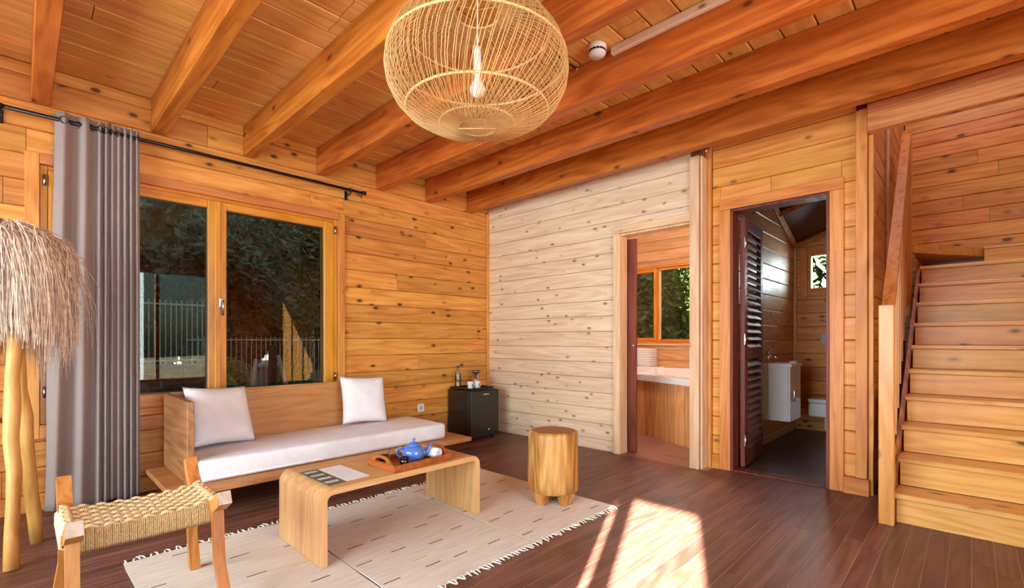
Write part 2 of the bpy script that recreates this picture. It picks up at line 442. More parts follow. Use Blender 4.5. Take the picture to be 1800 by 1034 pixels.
# left wall with the big window
WOP = (-3.862, -1.905, 0.53, 2.19)
wl = shell('wall_left', 'honey coloured horizontal plank wall with the large window', BACKING, holed('x', -0.15, -0.0215, FRY, 0.0, -0.15, ZC + 0.05, [WOP]))
planks(wl, LOG_Y, (0, 0, 0), Y, Z, X, -4.9, -0.002, 0.0, ZC + 0.009, 0.113, 0.1635, [(-3.92, -1.848, 0.468, 2.246)], seed=12, jl=(1.0, 2.4))
MB().box((-0.02, FRY, 0), (-0.001, -4.901, ZC)).build('plank', LOG_Y, wl)
t = B((0.0005, -0.030, 0.0), (0.022, -0.001, 2.60), 0.003).build('trim_1', LOG_Z); tag(t, 'narrow amber corner strip between honey wall and whitewashed wall', kind='structure')

# back wall, whitewashed, with the bathroom doorway
DOP = (1.83, 2.53, -0.15, 2.085)
wb = shell('wall_back', 'whitewashed pale pine plank wall with the bathroom doorway', BACKING, holed('y', 0.0215, 0.12, 0.0, 2.585, -0.15, ZC + 0.05, [DOP]))
planks(wb, PALE_X, (0, 0, 0), X, Z, -Y, 0.002, 2.503, 0.0, ZC, 0.109, 0.1508, [(1.775, 2.53, -0.1, 2.145)], seed=21, joints=False, ch=0.004)
# toilet wall
TOP = (2.787, 3.478, -0.15, 2.155)
wt = shell('wall_back_toilet', 'amber plank wall around the toilet doorway', BACKING, holed('y', 0.1615, 0.26, 2.585, 3.70, -0.15, ZC + 0.05, [TOP]))
planks(wt, TOIL_X, (0, 0.14, 0), X, Z, -Y, 2.635, 3.634, 0.0, ZC, 1.08, 0.161, [(2.70, 3.55, -0.1, 2.23)], seed=31, jl=(2.5, 4.0))
# stairwell walls
ws = shell('wall_stair_left', 'honey plank side wall of the stairwell', BACKING, [((3.60, 0.26, -0.15), (3.679, 2.66, 4.6))])
planks(ws, STWALL_Y, (3.70, 0, 0), Y, Z, X, 0.185, 2.645, 0.0, 4.5, 1.08, 0.161, (), seed=41, jl=(2.6, 4.0))
wsb = shell('wall_stair_back', 'reddish honey plank wall behind the stairs', BACKING, [((3.60, 2.672, -0.15), (5.0, 2.8, 4.6))])
planks(wsb, STWALL_X, (0, 2.65, 0), X, Z, -Y, 3.705, 4.80, 0.0, 4.5, 2.238, 0.147, (), seed=42, jl=(0.9, 1.8))
wsr = shell('wall_stair_right', 'honey plank wall on the far side of the stairs', BACKING, [((4.822, 0.14, -0.15), (4.95, 2.672, 4.6))])
planks(wsr, STWALL_Y, (4.80, 0, 0), Y, Z, -X, 0.14, 2.645, 0.0, 4.5, 1.08, 0.161, (), seed=43, jl=(2.6, 4.0))
shell('ceiling_stairwell', 'pine ceiling high over the stairwell', CEIL_Y, [((3.6, 0.14, 4.6), (4.95, 2.8, 4.7))])
shell('wall_stair_front', 'plank wall above the ceiling at the stairwell front', CEIL_Y, [((3.6, 0.14, ZC + 0.1), (4.95, 0.24, 4.6))])
wr2 = shell('wall_back_right', 'honey plank wall beyond the stairs', LOG_X, [((4.95, 0.14, -0.15), (RTX, 0.26, ZC + 0.05))])

# front wall: glazed doors behind the camera; sun reaches the floor through the clear leaf and a slit
FOP = [(4.925, 5.41, 0.12, 2.10), (4.792, 4.868, 0.12, 2.04)]
shell('wall_front', 'timber wall behind the viewer with a narrow glazed door', LOG_X, holed('y', FRY - 0.12, FRY, -0.15, RTX + 0.15, -0.15, ZC + 0.12, FOP + [(0.5, 4.1, 0.3, 2.35)]))  # wide opening added to let the front fill lamp in
# right wall: wide opening added for the right fill lamp
ROP = [(-5.8, -0.8, 0.25, 2.45)]
shell('wall_right', 'timber wall with added wide glazing beside the stairs', LOG_Y, holed('x', RTX, RTX + 0.12, FRY, 0.26, -0.15, ZC + 0.12, ROP))
for nm, label, lo, hi, ax in (('fill_glazing_front', 'added glazing behind the viewer for the front fill light', (0.5, 0.3), (4.1, 2.35), 'y'), ('fill_glazing_right', 'added glazing beside the stairs for the right fill light', (-5.8, 0.25), (-0.8, 2.45), 'x')):  # unseen glazing added to carry the two large fill lamps
    fr = MB(); n = 4
    def pb(a, b, c, d, t0, t1):
        if ax == 'y': fr.box((a, FRY - t1, c), (b, FRY - t0, d))
        else: fr.box((RTX + t0, a, c), (RTX + t1, b, d))
    (a0, c0), (a1, c1) = lo, hi
    for k in range(n + 1):
        u = a0 + (a1 - a0 - 0.06) * k / n; pb(u, u + 0.06, c0, c1, 0.02, 0.09)
    for c in (c0, c1 - 0.06): pb(a0, a1, c, c + 0.06, 0.025, 0.085)
    wf = tag(fr.build(nm, WIN_Z), label, kind='structure')
    for k in range(n):
        u = a0 + (a1 - a0 - 0.06) * k / n; du = (a1 - a0 - 0.06) / n
        p = MB()
        if ax == 'y': p.box((u + 0.06, FRY - 0.055, c0 + 0.06), (u + du, FRY - 0.049, c1 - 0.06))
        else: p.box((RTX + 0.049, u + 0.06, c0 + 0.06), (RTX + 0.055, u + du, c1 - 0.06))
        p.build('pane', GLASS, wf)
d4 = tag(B((4.925, FRY - 0.055, 0.12), (5.41, FRY - 0.049, 2.10)).build('door_4', GLASS), 'narrow glazed door leaf behind the viewer', kind='structure')

# bathroom shell
BW = (0.1, 1.72, 1.03, 2.17)
bl = shell('wall_bathroom_left', 'plank outer wall of the bathroom', PALE_X, [((-0.15, 0.12, -0.15), (0.0, 2.75, 2.75))])
bb = shell('wall_bathroom_back', 'honey plank wall with the bathroom window', BACKING, holed('y', 2.6215, 2.75, 0.0, 2.66, -0.15, 2.75, [BW]))
BATH_X = wood('bathroom_pine_along_x', light='#e0b68a', mid='#d4a476', dark='#bc885a', axis='X', ksize=1.2)
BATH_Y = wood('bathroom_pine_along_y', light='#e0b68a', mid='#d4a476', dark='#bc885a', axis='Y')
planks(bb, BATH_X, (0, 2.60, 0), X, Z, -Y, 0.002, 2.58, 0.0, 2.7, 0.93, 0.147, [BW], seed=51, jl=(1.5, 3.0))
br = shell('wall_bathroom_right', 'plank partition between bathroom and toilet', BACKING, [((2.60, 0.26, -0.15), (2.638, 2.75, 2.9))])
planks(br, BATH_Y, (2.58, 0, 0), Y, Z, -X, 0.13, 2.6, 0.0, 2.7, 0.93, 0.147, (), seed=52)
planks(br, BATH_Y, (2.66, 0, 0), Y, Z, X, 0.265, 2.615, 0.0, 2.9, 1.08, 0.161, (), seed=53, jl=(2.2, 3.5))
shell('ceiling_bathroom', 'pine ceiling of the bathroom', PALE_X, [((-0.15, 0.12, 2.70), (2.60, 2.75, 2.8))])
# toilet shell
TW = (2.80, 3.13, 1.66, 2.12)
tb = shell('wall_toilet_back', 'honey plank wall with the small toilet window', BACKING, holed('y', 2.6415, 2.75, 2.66, 3.66, -0.15, 2.9, [TW]))
planks(tb, LOG_X, (0, 2.62, 0), X, Z, -Y, 2.662, 3.60, 0.0, 2.9, 1.08, 0.161, [TW], seed=61, jl=(2, 3))
tr = shell('wall_toilet_right', 'plank wall on the right of the toilet', STWALL_Y, [((3.58, 0.262, -0.15), (3.598, 2.64, 2.9))])
# sloped dark ceiling with rafters
SLX, SLY = 0.34, -0.365
def zslope(x, y): return 2.24 + SLX * (x - 2.67) + SLY * (y - 2.62)
cm = MB()
c4 = [(2.64, 0.2), (3.62, 0.2), (3.62, 2.7), (2.64, 2.7)]
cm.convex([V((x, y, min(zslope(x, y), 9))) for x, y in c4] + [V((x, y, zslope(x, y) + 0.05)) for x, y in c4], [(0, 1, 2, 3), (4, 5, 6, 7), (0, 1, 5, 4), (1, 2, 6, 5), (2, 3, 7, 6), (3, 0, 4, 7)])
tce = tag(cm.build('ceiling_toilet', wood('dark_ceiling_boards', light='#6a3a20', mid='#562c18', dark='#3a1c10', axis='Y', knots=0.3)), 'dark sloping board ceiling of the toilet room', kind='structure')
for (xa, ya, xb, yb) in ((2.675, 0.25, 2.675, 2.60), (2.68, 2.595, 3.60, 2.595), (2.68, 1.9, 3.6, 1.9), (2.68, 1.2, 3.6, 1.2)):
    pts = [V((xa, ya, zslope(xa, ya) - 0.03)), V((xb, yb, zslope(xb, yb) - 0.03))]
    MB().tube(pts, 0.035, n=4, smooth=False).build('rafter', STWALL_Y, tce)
tr1 = tag(B((2.661, 2.585, 0.75), (2.69, 2.6185, 2.20), 0.003).build('trim_2', PALE_Z), 'pale corner strip in the toilet room', kind='structure')
tb1 = tag(B((2.662, 0.28, 0.0), (2.68, 2.61, 0.075), 0.003).build('baseboard_toilet_left', PALE_X), 'pale skirting along the toilet side wall', kind='structure')

# ------------------------------------------------------------------ timber around the doorways
# door 1 : bathroom doorway, pale casing, jamb, sliding mahogany leaf
def struct_empty(name, label):
    o = bpy.data.objects.new(name, None); COL.objects.link(o); o['label'] = label; o['kind'] = 'structure'; return o
d1 = struct_empty('door_1', 'bathroom doorway with pale pine casing and a mahogany sliding door')
B((1.764, -0.024, 0.0), (1.832, 0.0, 2.083), 0.003).build('casing', PALE_Z, d1)
B((1.764, -0.024, 2.085), (2.505, 0.0, 2.152), 0.003).build('casing', wood('whitewashed_casing_along_x', light='#ecccaa', mid='#e2ba94', dark='#cfa078', axis='X', rough=0.6, vary=0.03, knots=0.4, knotcol='#7a5842'), d1)
B((1.812, 0.001, 0.0), (1.832, 0.118, 2.08), 0.002).build('jamb', PALE_Z, d1)
B((1.832, 0.001, 2.066), (2.53, 0.118, 2.0845), 0.002).build('jamb', PALE_Z, d1)
B((2.531, 0.001, 0.0), (2.549, 0.118, 2.08), 0.002).build('jamb', PALE_Z, d1)
leaf = B((1.30, 0.135, 0.008), (1.91, 0.172, 2.055), 0.004).build('sliding_leaf', MAHOG_Z, d1, kind=None)
leaf['label'] = 'dark mahogany sliding door leaf'
MB().lathe([(0.0, 0), (0.012, 0), (0.012, 0.004), (0.0, 0.004)], n=16, M=Matrix.Translation((1.885, 0.1335, 1.03)) @ Matrix.Rotation(PI / 2, 4, 'X')).build('finger_pull', STEEL, leaf)
t3 = tag(B((2.506, -0.024, 0.0), (2.585, 0.0, 2.62), 0.003).build('trim_3', PALE_Z), 'tall pale board closing the whitewashed wall beside the doorway', kind='structure')
t4 = tag(B((2.586, 0.002, 0.0), (2.604, 0.138, 2.62), 0.003).build('trim_4', PALE_Z), 'pale end board where the whitewashed wall stops', kind='structure')
t5 = tag(B((2.606, 0.10, 0.0), (2.634, 0.1395, ZC), 0.003).build('trim_5', CASE_Z), 'amber corner board beside the toilet doorway wall', kind='structure')
t6 = tag(B((2.636, 0.112, 0.0), (2.70, 0.1395, 0.118), 0.003).build('trim_6', CASE_X), 'small pine block at the foot of the wall between doorways', kind='structure')

# door 2 : toilet doorway with amber casing, dark frame and open louvred leaf
d2 = struct_empty('door_2', 'toilet doorway with amber casing and an open louvred mahogany door')
B((2.70, 0.117, 0.0), (2.786, 0.1395, 2.158), 0.003).build('casing', CASE_Z, d2)
B((3.478, 0.117, 0.0), (3.564, 0.1395, 2.158), 0.003).build('casing', CASE_Z, d2)
B((2.70, 0.117, 2.16), (3.564, 0.1395, 2.244), 0.003).build('casing', CASE_X, d2)
B((2.7875, 0.12, 0.0), (2.808, 0.262, 2.134), 0.002).build('frame', MAHOG_Z, d2)
B((3.457, 0.12, 0.0), (3.4775, 0.262, 2.134), 0.002).build('frame', MAHOG_Z, d2)
B((2.7875, 0.12, 2.135), (3.4775, 0.262, 2.1545), 0.002).build('frame', MAHOG_Y, d2)
B((2.81, 0.13, 0.0005), (3.455, 0.262, 0.012), 0.003).build('threshold', MAHOG_Y, d2)
lv = bpy.data.objects.new('leaf', None); COL.objects.link(lv); lv.parent = d2
lv['label'] = 'open louvred door leaf'
ang = math.radians(94.5)
lv.location = (2.815, 0.268, 0.016); lv.rotation_euler = (0, 0, ang)
LW, LH, LT = 0.66, 2.10, 0.038
for lo, hi in (((0, -LT, 0), (0.085, 0, LH)), ((LW - 0.085, -LT, 0), (LW, 0, LH))):
    B(lo, hi, 0.003).build('stile', MAHOG_Z, lv)
for z0, z1 in ((0, 0.14), (0.90, 1.0), (LH - 0.1, LH)):
    B((0.086, -LT, z0), (LW - 0.086, 0, z1), 0.003).build('rail', MAHOG_Y, lv)
for z0, z1 in ((0.14, 0.90), (1.0, LH - 0.1)):
    n = int((z1 - z0) / 0.062)
    for k in range(n):
        zc = z0 + (k + 0.5) * (z1 - z0) / n
        M = Matrix.Translation((LW / 2, -LT / 2, zc)) @ Matrix.Rotation(math.radians(52), 4, 'X')
        MB().box((-(LW / 2 - 0.087), -0.041, -0.005), (LW / 2 - 0.087, 0.041, 0.005), 0.002, M).build('louvre_slat', MAHOG_Y, lv)
for z in (0.22, 1.07, 1.88):
    B((-0.012, -LT - 0.004, z - 0.045), (0.02, -LT + 0.001, z + 0.045), 0.001).build('hinge', STEEL, lv)
    MB().tube([(-0.004, -LT - 0.006, z - 0.05), (-0.004, -LT - 0.006, z + 0.05)], 0.006, 8).build('hinge', STEEL, lv)
t7 = tag(B((3.6345, 0.105, 0.119), (3.70, 0.1395, 2.68), 0.003).build('trim_7', CASE_Z), 'amber post between the toilet wall and the stairs', kind='structure')
t8 = tag(B((3.566, 0.098, 0.0), (3.712, 0.1395, 0.116), 0.003).build('trim_8', CASE_X), 'small pale pine block at the foot of the amber post', kind='structure')
t9 = tag(B((3.701, 0.142, 0.0), (3.73, 0.182, 2.50), 0.003).build('trim_9', CASE_Z), 'thin amber edge board at the start of the stairwell', kind='structure')
hb = tag(B((3.704, 0.07, 2.505), (4.82, 0.1395, 2.692), 0.004).build('trim_10', wood('header_pine', light='#dc9a62', mid='#cc8650', dark='#ac683a', axis='X', vary=0.02, knots=0.8, ksize=1.3)), 'pale header beam above the stair opening', kind='structure')
t11 = tag(B((3.704, 0.085, 2.695), (4.82, 0.1395, 2.745), 0.003).build('trim_11', BEAM_X), 'thin dark batten above the stair header', kind='structure')
t12 = tag(B((3.702, 1.07, 0.0), (3.722, 1.10, 2.9), 0.002).build('trim_12', PALE_Z), 'pale vertical batten on the stairwell side wall', kind='structure')

# ------------------------------------------------------------------ window 1 (left wall)
w1 = struct_empty('window_1', 'large two-leaf honey timber casement window in the honey wall')
def ring(parent, name, y0, y1, z0, z1, wl_, wr_, wb_, wt_, x0, x1, mz, my, c=0.003):
    B((x0, y0, z0), (x1, y0 + wl_, z1), c).build(name, mz, parent)
    B((x0, y1 - wr_, z0), (x1, y1, z1), c).build(name, mz, parent)
    B((x0, y0 + wl_, z0), (x1, y1 - wr_, z0 + wb_), c).build(name, my, parent)
    B((x0, y0 + wl_, z1 - wt_), (x1, y1 - wr_, z1), c).build(name, my, parent)
ring(w1, 'casing', -3.927, -1.842, 0.46, 2.253, 0.066, 0.064, 0.085, 0.064, -0.02, 0.022, CASE_Z, CASE_Y)
ring(w1, 'frame', -3.860, -1.907, 0.546, 2.188, 0.035, 0.035, 0.05, 0.028, -0.11, -0.004, WIN_Z, WIN_Y)
def sash(y0, y1, wl_, wr_):
    s = bpy.data.objects.new('sash', None); COL.objects.link(s); s.parent = w1
    z0, z1 = 0.597, 2.159
    ring(s, 'sash_rail', y0, y1, z0, z1, wl_, wr_, 0.098, 0.06, -0.085, 0.004, WIN_Z, WIN_Y, 0.005)
    B((-0.045, y0 + wl_ + 0.0005, z0 + 0.0985), (-0.039, y1 - wr_ - 0.0005, z1 - 0.0605)).build('pane', GLASS, s)
    g = MB()
    for a, b, c, d in ((y0 + wl_, y0 + wl_ + 0.006, z0 + 0.098, z1 - 0.06), (y1 - wr_ - 0.006, y1 - wr_, z0 + 0.098, z1 - 0.06), (y0 + wl_, y1 - wr_, z0 + 0.098, z0 + 0.104), (y0 + wl_, y1 - wr_, z1 - 0.066, z1 - 0.06)):
        g.box((-0.038, a + 0.0002, c + 0.0002), (-0.03, b - 0.0002, d - 0.0002))
    g.build('gasket', BPLAST, s)
    return s
s1 = sash(-3.823, -2.8815, 0.083, 0.063)
s2 = sash(-2.8795, -1.944, 0.063, 0.087)
B((0.0045, -2.8985, 0.60), (0.016, -2.8625, 2.155), 0.003).build('meeting_strip', WIN_Z, w1)
h = B((0.0165, -2.870, 1.335), (0.024, -2.838, 1.405), 0.004).build('handle', STEEL, s2)
MB().tube([(0.024, -2.854, 1.385), (0.05, -2.854, 1.385), (0.056, -2.854, 1.375), (0.054, -2.854, 1.27)], [0.008, 0.008, 0.009, 0.007], 10).build('handle_lever', STEEL, h)
for y in (-1.932, -3.838):
    for z in (0.75, 2.09):
        MB().tube([(0.010, y, z - 0.035), (0.010, y, z + 0.035)], 0.0085, 10).build('hinge', STEEL, w1)

# bathroom window
w2 = struct_empty('window_2', 'two-leaf timber window over the bathtub')
def ringx(parent, name, x0, x1, z0, z1, wd, y0, y1, mz, mx):
    B((x0, y0, z0), (x0 + wd, y1, z1), 0.003).build(name, mz, parent)
    B((x1 - wd, y0, z0), (x1, y1, z1), 0.003).build(name, mz, parent)
    B((x0 + wd, y0, z0), (x1 - wd, y1, z0 + wd), 0.003).build(name, mx, parent)
    B((x0 + wd, y0, z1 - wd), (x1 - wd, y1, z1), 0.003).build(name, mx, parent)
ringx(w2, 'frame', BW[0], BW[1], BW[2], BW[3], 0.03, 2.59, 2.72, WIN_Z, WIN_X)
for a, b, yy in ((0.135, 0.868, 2.60), (0.872, 1.685, 2.615)):
    s = bpy.data.objects.new('sash', None); COL.objects.link(s); s.parent = w2
    ringx(s, 'sash_rail', a, b, 1.062, 2.138, 0.05 if a < 0.5 else 0.03, yy, yy + 0.05, WIN_Z, WIN_X)
    B((a + 0.05, yy + 0.02, 1.11), (b - 0.03, yy + 0.026, 2.10)).build('pane', GLASS, s)
B((0.05, 2.572, 1.0), (1.78, 2.599, 1.03), 0.003).build('sill', PALE_X, w2)
w3 = struct_empty('window_3', 'small square window high in the toilet room')
ringx(w3, 'casing', 2.735, 3.20, 1.595, 2.185, 0.066, 2.598, 2.6185, CASE_Z, CASE_X)
ringx(w3, 'frame', TW[0], TW[1], TW[2], TW[3], 0.04, 2.621, 2.70, WIN_Z, WIN_X)
B((TW[0] + 0.04, 2.66, TW[2] + 0.04), (TW[1] - 0.04, 2.666, TW[3] - 0.04)).build('pane', GLASS, w3)

# ------------------------------------------------------------------ staircase
st = thing('staircase', 'honey pine staircase with closed risers, newel post and slanted handrail', 'staircase', (3.86, -0.36, 0))
RISE, GO, SX0, SX1 = 0.1735, 0.22, 0.035, 0.935
NT = 10
for i in range(NT):
    z = RISE * (i + 1) - 0.0; y = GO * i
    B((SX0 - 0.012, y, z - 0.03), (SX1, y + GO + 0.028, z), 0.006).build('tread', STAIR_X, st)
    B((SX0, y + 0.03, z - RISE + (0.001 if i else 0)), (SX1, y + 0.05, z - 0.031), 0.002).build('riser', STAIR_X, st)
# winders turning right at the top
zt = RISE * NT
yl = GO * NT
B((SX0 - 0.012, yl + 0.03, zt - 0.03), (SX1, 3.0, zt - 0.002), 0.003).build('landing', STAIR_X, st)
MB().prism([(-0.03, yl - 0.15), (0.44, 2.76), (0.44, 3.0), (-0.03, 3.0)], 1.875, 1.955).build('winder_tread', STAIR_X, st)
B((0.442, 2.70, zt + 0.001), (SX1, 2.73, 1.935), 0.003).build('winder_riser', TOIL_X, st)
MB().prism([(0.442, 2.69), (SX1, 2.69), (SX1, 3.0), (0.442, 3.0)], 1.937, 1.957).build('winder_tread', STAIR_X, st)
# strings
sp = [(0.03, 0.0), (0.03, 0.06), (GO * NT + 0.06, zt + 0.06), (GO * NT + 0.06, zt - 0.28), (0.32, 0.0)]
Mx = Matrix(((0, 0, 1, 0), (1, 0, 0, 0), (0, 1, 0, 0), (0, 0, 0, 1)))
mb = MB(); vs0 = [V((SX0 - 0.04, a, b)) for a, b in sp]; vs1 = [V((SX0 - 0.012, a, b)) for a, b in sp]
n = len(sp); mb.convex(vs0 + vs1, [tuple(range(n)), tuple(range(n, 2 * n))] + [(i, (i + 1) % n, n + (i + 1) % n, n + i) for i in range(n)])
mb.build('string_board', STAIR_Y, st)
nw = B((-0.038, -0.075, 0.0), (0.034, 0.0, 1.285), 0.004).build('newel_post', STAIR_Z, st); nw['label'] = 'square newel post at the foot'
# handrail
def zr(y): return 1.245 + y * 0.86
ra, rb = 0.0, 1.90
for nm, mat, dz, hgt, wid in (('handrail', STAIR_Y, 0.0, 0.075, 0.06),):
    vs = []
    for y in (ra, rb):
        for xx in (-wid / 2, wid / 2):
            for q in (0, hgt): vs.append(V((xx - 0.06 * y / rb, y, zr(y) - 0.03 + q)))
    MB().convex(vs, [(0, 1, 3, 2), (4, 5, 7, 6), (0, 1, 5, 4), (2, 3, 7, 6), (0, 2, 6, 4), (1, 3, 7, 5)]).build(nm, mat, st)
for i in range(9):
    y = 0.10 + i * 0.2
    zb = max(0.0, y * RISE / GO + 0.05)
    B((-0.013 - 0.03 * y, y, zb), (0.013 - 0.03 * y, y + 0.028, zr(y) - 0.03), 0.002).build('baluster', STAIR_Z, st)
B((-0.09, rb, zt - 0.45), (-0.025, rb + 0.065, zr(rb) + 0.07), 0.004).build('upper_post', STAIR_Z, st)

# ------------------------------------------------------------------ sofa
sf = thing('daybed_sofa', 'low oak daybed sofa with a white mattress under the window', 'sofa', (0.0, -2.2, 0))
B((0.175, -1.15, 0.165), (0.955, 1.105, 0.20), 0.004).build('platform', SOFA_Y, sf)
for yy in (-0.95, 0.85):
    B((0.16, yy, 0.0), (0.78, yy + 0.05, 0.164), 0.003).build('leg_panel', SOFA_X, sf)
B((0.14, -1.045, 0.201), (0.815, -1.008, 0.705), 0.003).build('armrest', SOFA_X, sf)
a = math.radians(-9)
M = Matrix.Translation((0.215, 0, 0.201)) @ Matrix.Rotation(a, 4, 'Y')
MB().box((-0.03, -1.005, 0.006), (0.0, 0.69, 0.515), 0.003, M).build('backrest', SOFA_Y, sf)
def rounded(lo, hi, r, seg=4, puff=0.0, name='m'):
    bm = bmesh.new(); bmesh.ops.create_cube(bm, size=1.0)
    lo, hi = V(lo), V(hi)
    for v in bm.verts: v.co = V([lo[k] if v.co[k] < 0 else hi[k] for k in range(3)])
    bmesh.ops.bevel(bm, geom=bm.edges[:], offset=r, segments=seg, profile=0.5, affect='EDGES')
    me = bpy.data.meshes.new(name); bm.to_mesh(me); bm.free()
    for p in me.polygons: p.use_smooth = True
    return me
def objm(name, me, mat, parent=None, loc=None):
    me.materials.append(mat); o = bpy.data.objects.new(name, me); COL.objects.link(o)
    if parent is not None: o.parent = parent
    if loc is not None: o.location = loc
    return o
mt = objm('mattress', rounded((0.225, -0.998, 0.2015), (0.845, 0.90, 0.338), 0.032, 5, name='mattress'), WHITE_CL, sf)
mt['label'] = 'white linen mattress'
MB().tube([(0.846, -0.97, 0.222), (0.846, 0.87, 0.222)], 0.0025, 6).build('seam_piping', WHITE_CL, mt)
# pillows
def pillow_mesh(w_, h_, t_, n=22, seed=0):
    rnd = random.Random(seed); mb = MB(); idx = {}
    vs = []; fs = []
    for s in (1, -1):
        for i in range(n + 1):
            for j in range(n + 1):
                u, v = 2 * i / n - 1, 2 * j / n - 1
                if s == -1 and (i in (0, n) or j in (0, n)): idx[(s, i, j)] = idx[(1, i, j)]; continue
                pu = 1 - 0.07 * (1 - v * v) * abs(u) ** 3
                pv = 1 - 0.07 * (1 - u * u) * abs(v) ** 3
                b = max(0, (1 - u ** 4) * (1 - v ** 4)) ** 0.62
                t = t_ / 2 * b * (1 + 0.10 * math.sin(3.1 * u + seed) * math.cos(2.3 * v + seed)) * s
                idx[(s, i, j)] = len(vs); vs.append(V((t, u * pu * w_ / 2, v * pv * h_ / 2)))
    for s in (1, -1):
        for i in range(n):
            for j in range(n):
                q = (idx[(s, i, j)], idx[(s, i + 1, j)], idx[(s, i + 1, j + 1)], idx[(s, i, j + 1)])
                fs.append(q if s == 1 else tuple(reversed(q)))
    mb.add(vs, fs, True); return mb.mesh('pillow')
p1 = objm('throw_pillow', pillow_mesh(0.44, 0.43, 0.15, seed=1), WHITE_CL)
p1.location = (0.375, -2.955, 0.548); p1.rotation_euler = (math.radians(-4), math.radians(-24), math.radians(17))
tag(p1, 'white square throw pillow slumped in the corner against the sofa armrest', 'pillow', 'pillows on the sofa')
p2 = objm('throw_pillow', pillow_mesh(0.42, 0.42, 0.14, seed=4), WHITE_CL)
p2.location = (0.32, -1.815, 0.552); p2.rotation_euler = (math.radians(-3), math.radians(-16), math.radians(-2))
tag(p2, 'white square throw pillow upright at the open end of the sofa', 'pillow', 'pillows on the sofa')

# ------------------------------------------------------------------ coffee table
ct = thing('coffee_table', 'low oak waterfall coffee table with rounded corners', 'table', (1.765, -2.465, 0))
TH, TL, TT, TWd = 0.37, 1.0, 0.03, 0.52
def arc_profile(inset, r):
    yo = TL / 2 - inset; zo = TH - inset; rr = max(r - inset, 0.012); pts = [(-yo, 0.0078)]
    for k in range(9):
        an = PI - (PI / 2) * k / 8; pts.append((-yo + rr + rr * math.cos(an), zo - rr + rr * math.sin(an)))
    for k in range(9):
        an = PI / 2 - (PI / 2) * k / 8; pts.append((yo - rr + rr * math.cos(an), zo - rr + rr * math.sin(an)))
    pts.append((yo, 0.0078)); return pts
po, pi_ = arc_profile(0, 0.06), arc_profile(TT, 0.06)
def ct_seg(i0, i1):
    mb = MB(); vs = []; fs = []
    for i in range(i0, i1 + 1):
        for x in (-TWd / 2, TWd / 2):
            vs.append(V((x, po[i][0], po[i][1]))); vs.append(V((x, pi_[i][0], pi_[i][1])))
    m = i1 - i0
    for i in range(m):
        a, b = i * 4, (i + 1) * 4
        fs += [(a, b, b + 2, a + 2), (a + 1, a + 3, b + 3, b + 1), (a, a + 1, b + 1, b), (a + 2, b + 2, b + 3, a + 3)]
    fs += [(0, 2, 3, 1), (m * 4, m * 4 + 1, m * 4 + 3, m * 4 + 2)]
    mb.add(vs, fs); return mb
n = len(po)
ct_seg(5, n - 6).build('table_top', OAK_Y, ct)
ct_seg(0, 5).build('side_panel', OAK_Z, ct)
ct_seg(n - 6, n - 1).build('side_panel', OAK_Z, ct)

# ------------------------------------------------------------------ rugs
RUGM = None
def rug_mat():
    m, nt, p, out = newmat('cream_flatweave'); N = nt.nodes
    tc = N.new('ShaderNodeTexCoord')
    nz = N.new('ShaderNodeTexNoise'); nz.inputs['Scale'].default_value = 1.0; nz.inputs['Detail'].default_value = 4
    mp = N.new('ShaderNodeMapping'); mp.inputs['Scale'].default_value = (60, 5, 5)
    nt.links.new(tc.outputs['Object'], mp.inputs[0]); nt.links.new(mp.outputs[0], nz.inputs['Vector'])
    wv = N.new('ShaderNodeTexWave'); wv.bands_direction = 'X'; wv.inputs['Scale'].default_value = 60; wv.inputs['Distortion'].default_value = 1.0
    nt.links.new(tc.outputs['Object'], wv.inputs['Vector'])
    nt.links.new(ramp(nt, nz.outputs[0], [(0.25, lin('#d0c4ba')), (0.5, lin('#ddd3ca')), (0.75, lin('#e6ded6'))]), p.inputs['Base Color'])
    p.inputs['Roughness'].default_value = 0.95; p.inputs['Specular IOR Level'].default_value = 0.1
    bp = N.new('ShaderNodeBump'); bp.inputs['Strength'].default_value = 0.3; bp.inputs['Distance'].default_value = 0.002
    nt.links.new(wv.outputs[1], bp.inputs['Height']); nt.links.new(bp.outputs[0], p.inputs['Normal'])
    return m
RUGM = rug_mat()
FRINGE = plain('cream_fringe', '#e4dacb', 0.9, noise=0.1)
DASH = plain('charcoal_yarn', '#4c4642', 0.95, noise=0.3, nscale=60)
DASHY = plain('yellow_yarn', '#d2bc5c', 0.95, noise=0.2)
rug_labels = ['cream flatweave rug with dark dashes under the log stool', 'cream flatweave rug with dark dashes under the middle of the coffee table', 'cream flatweave rug with dark dashes under the woven stool']
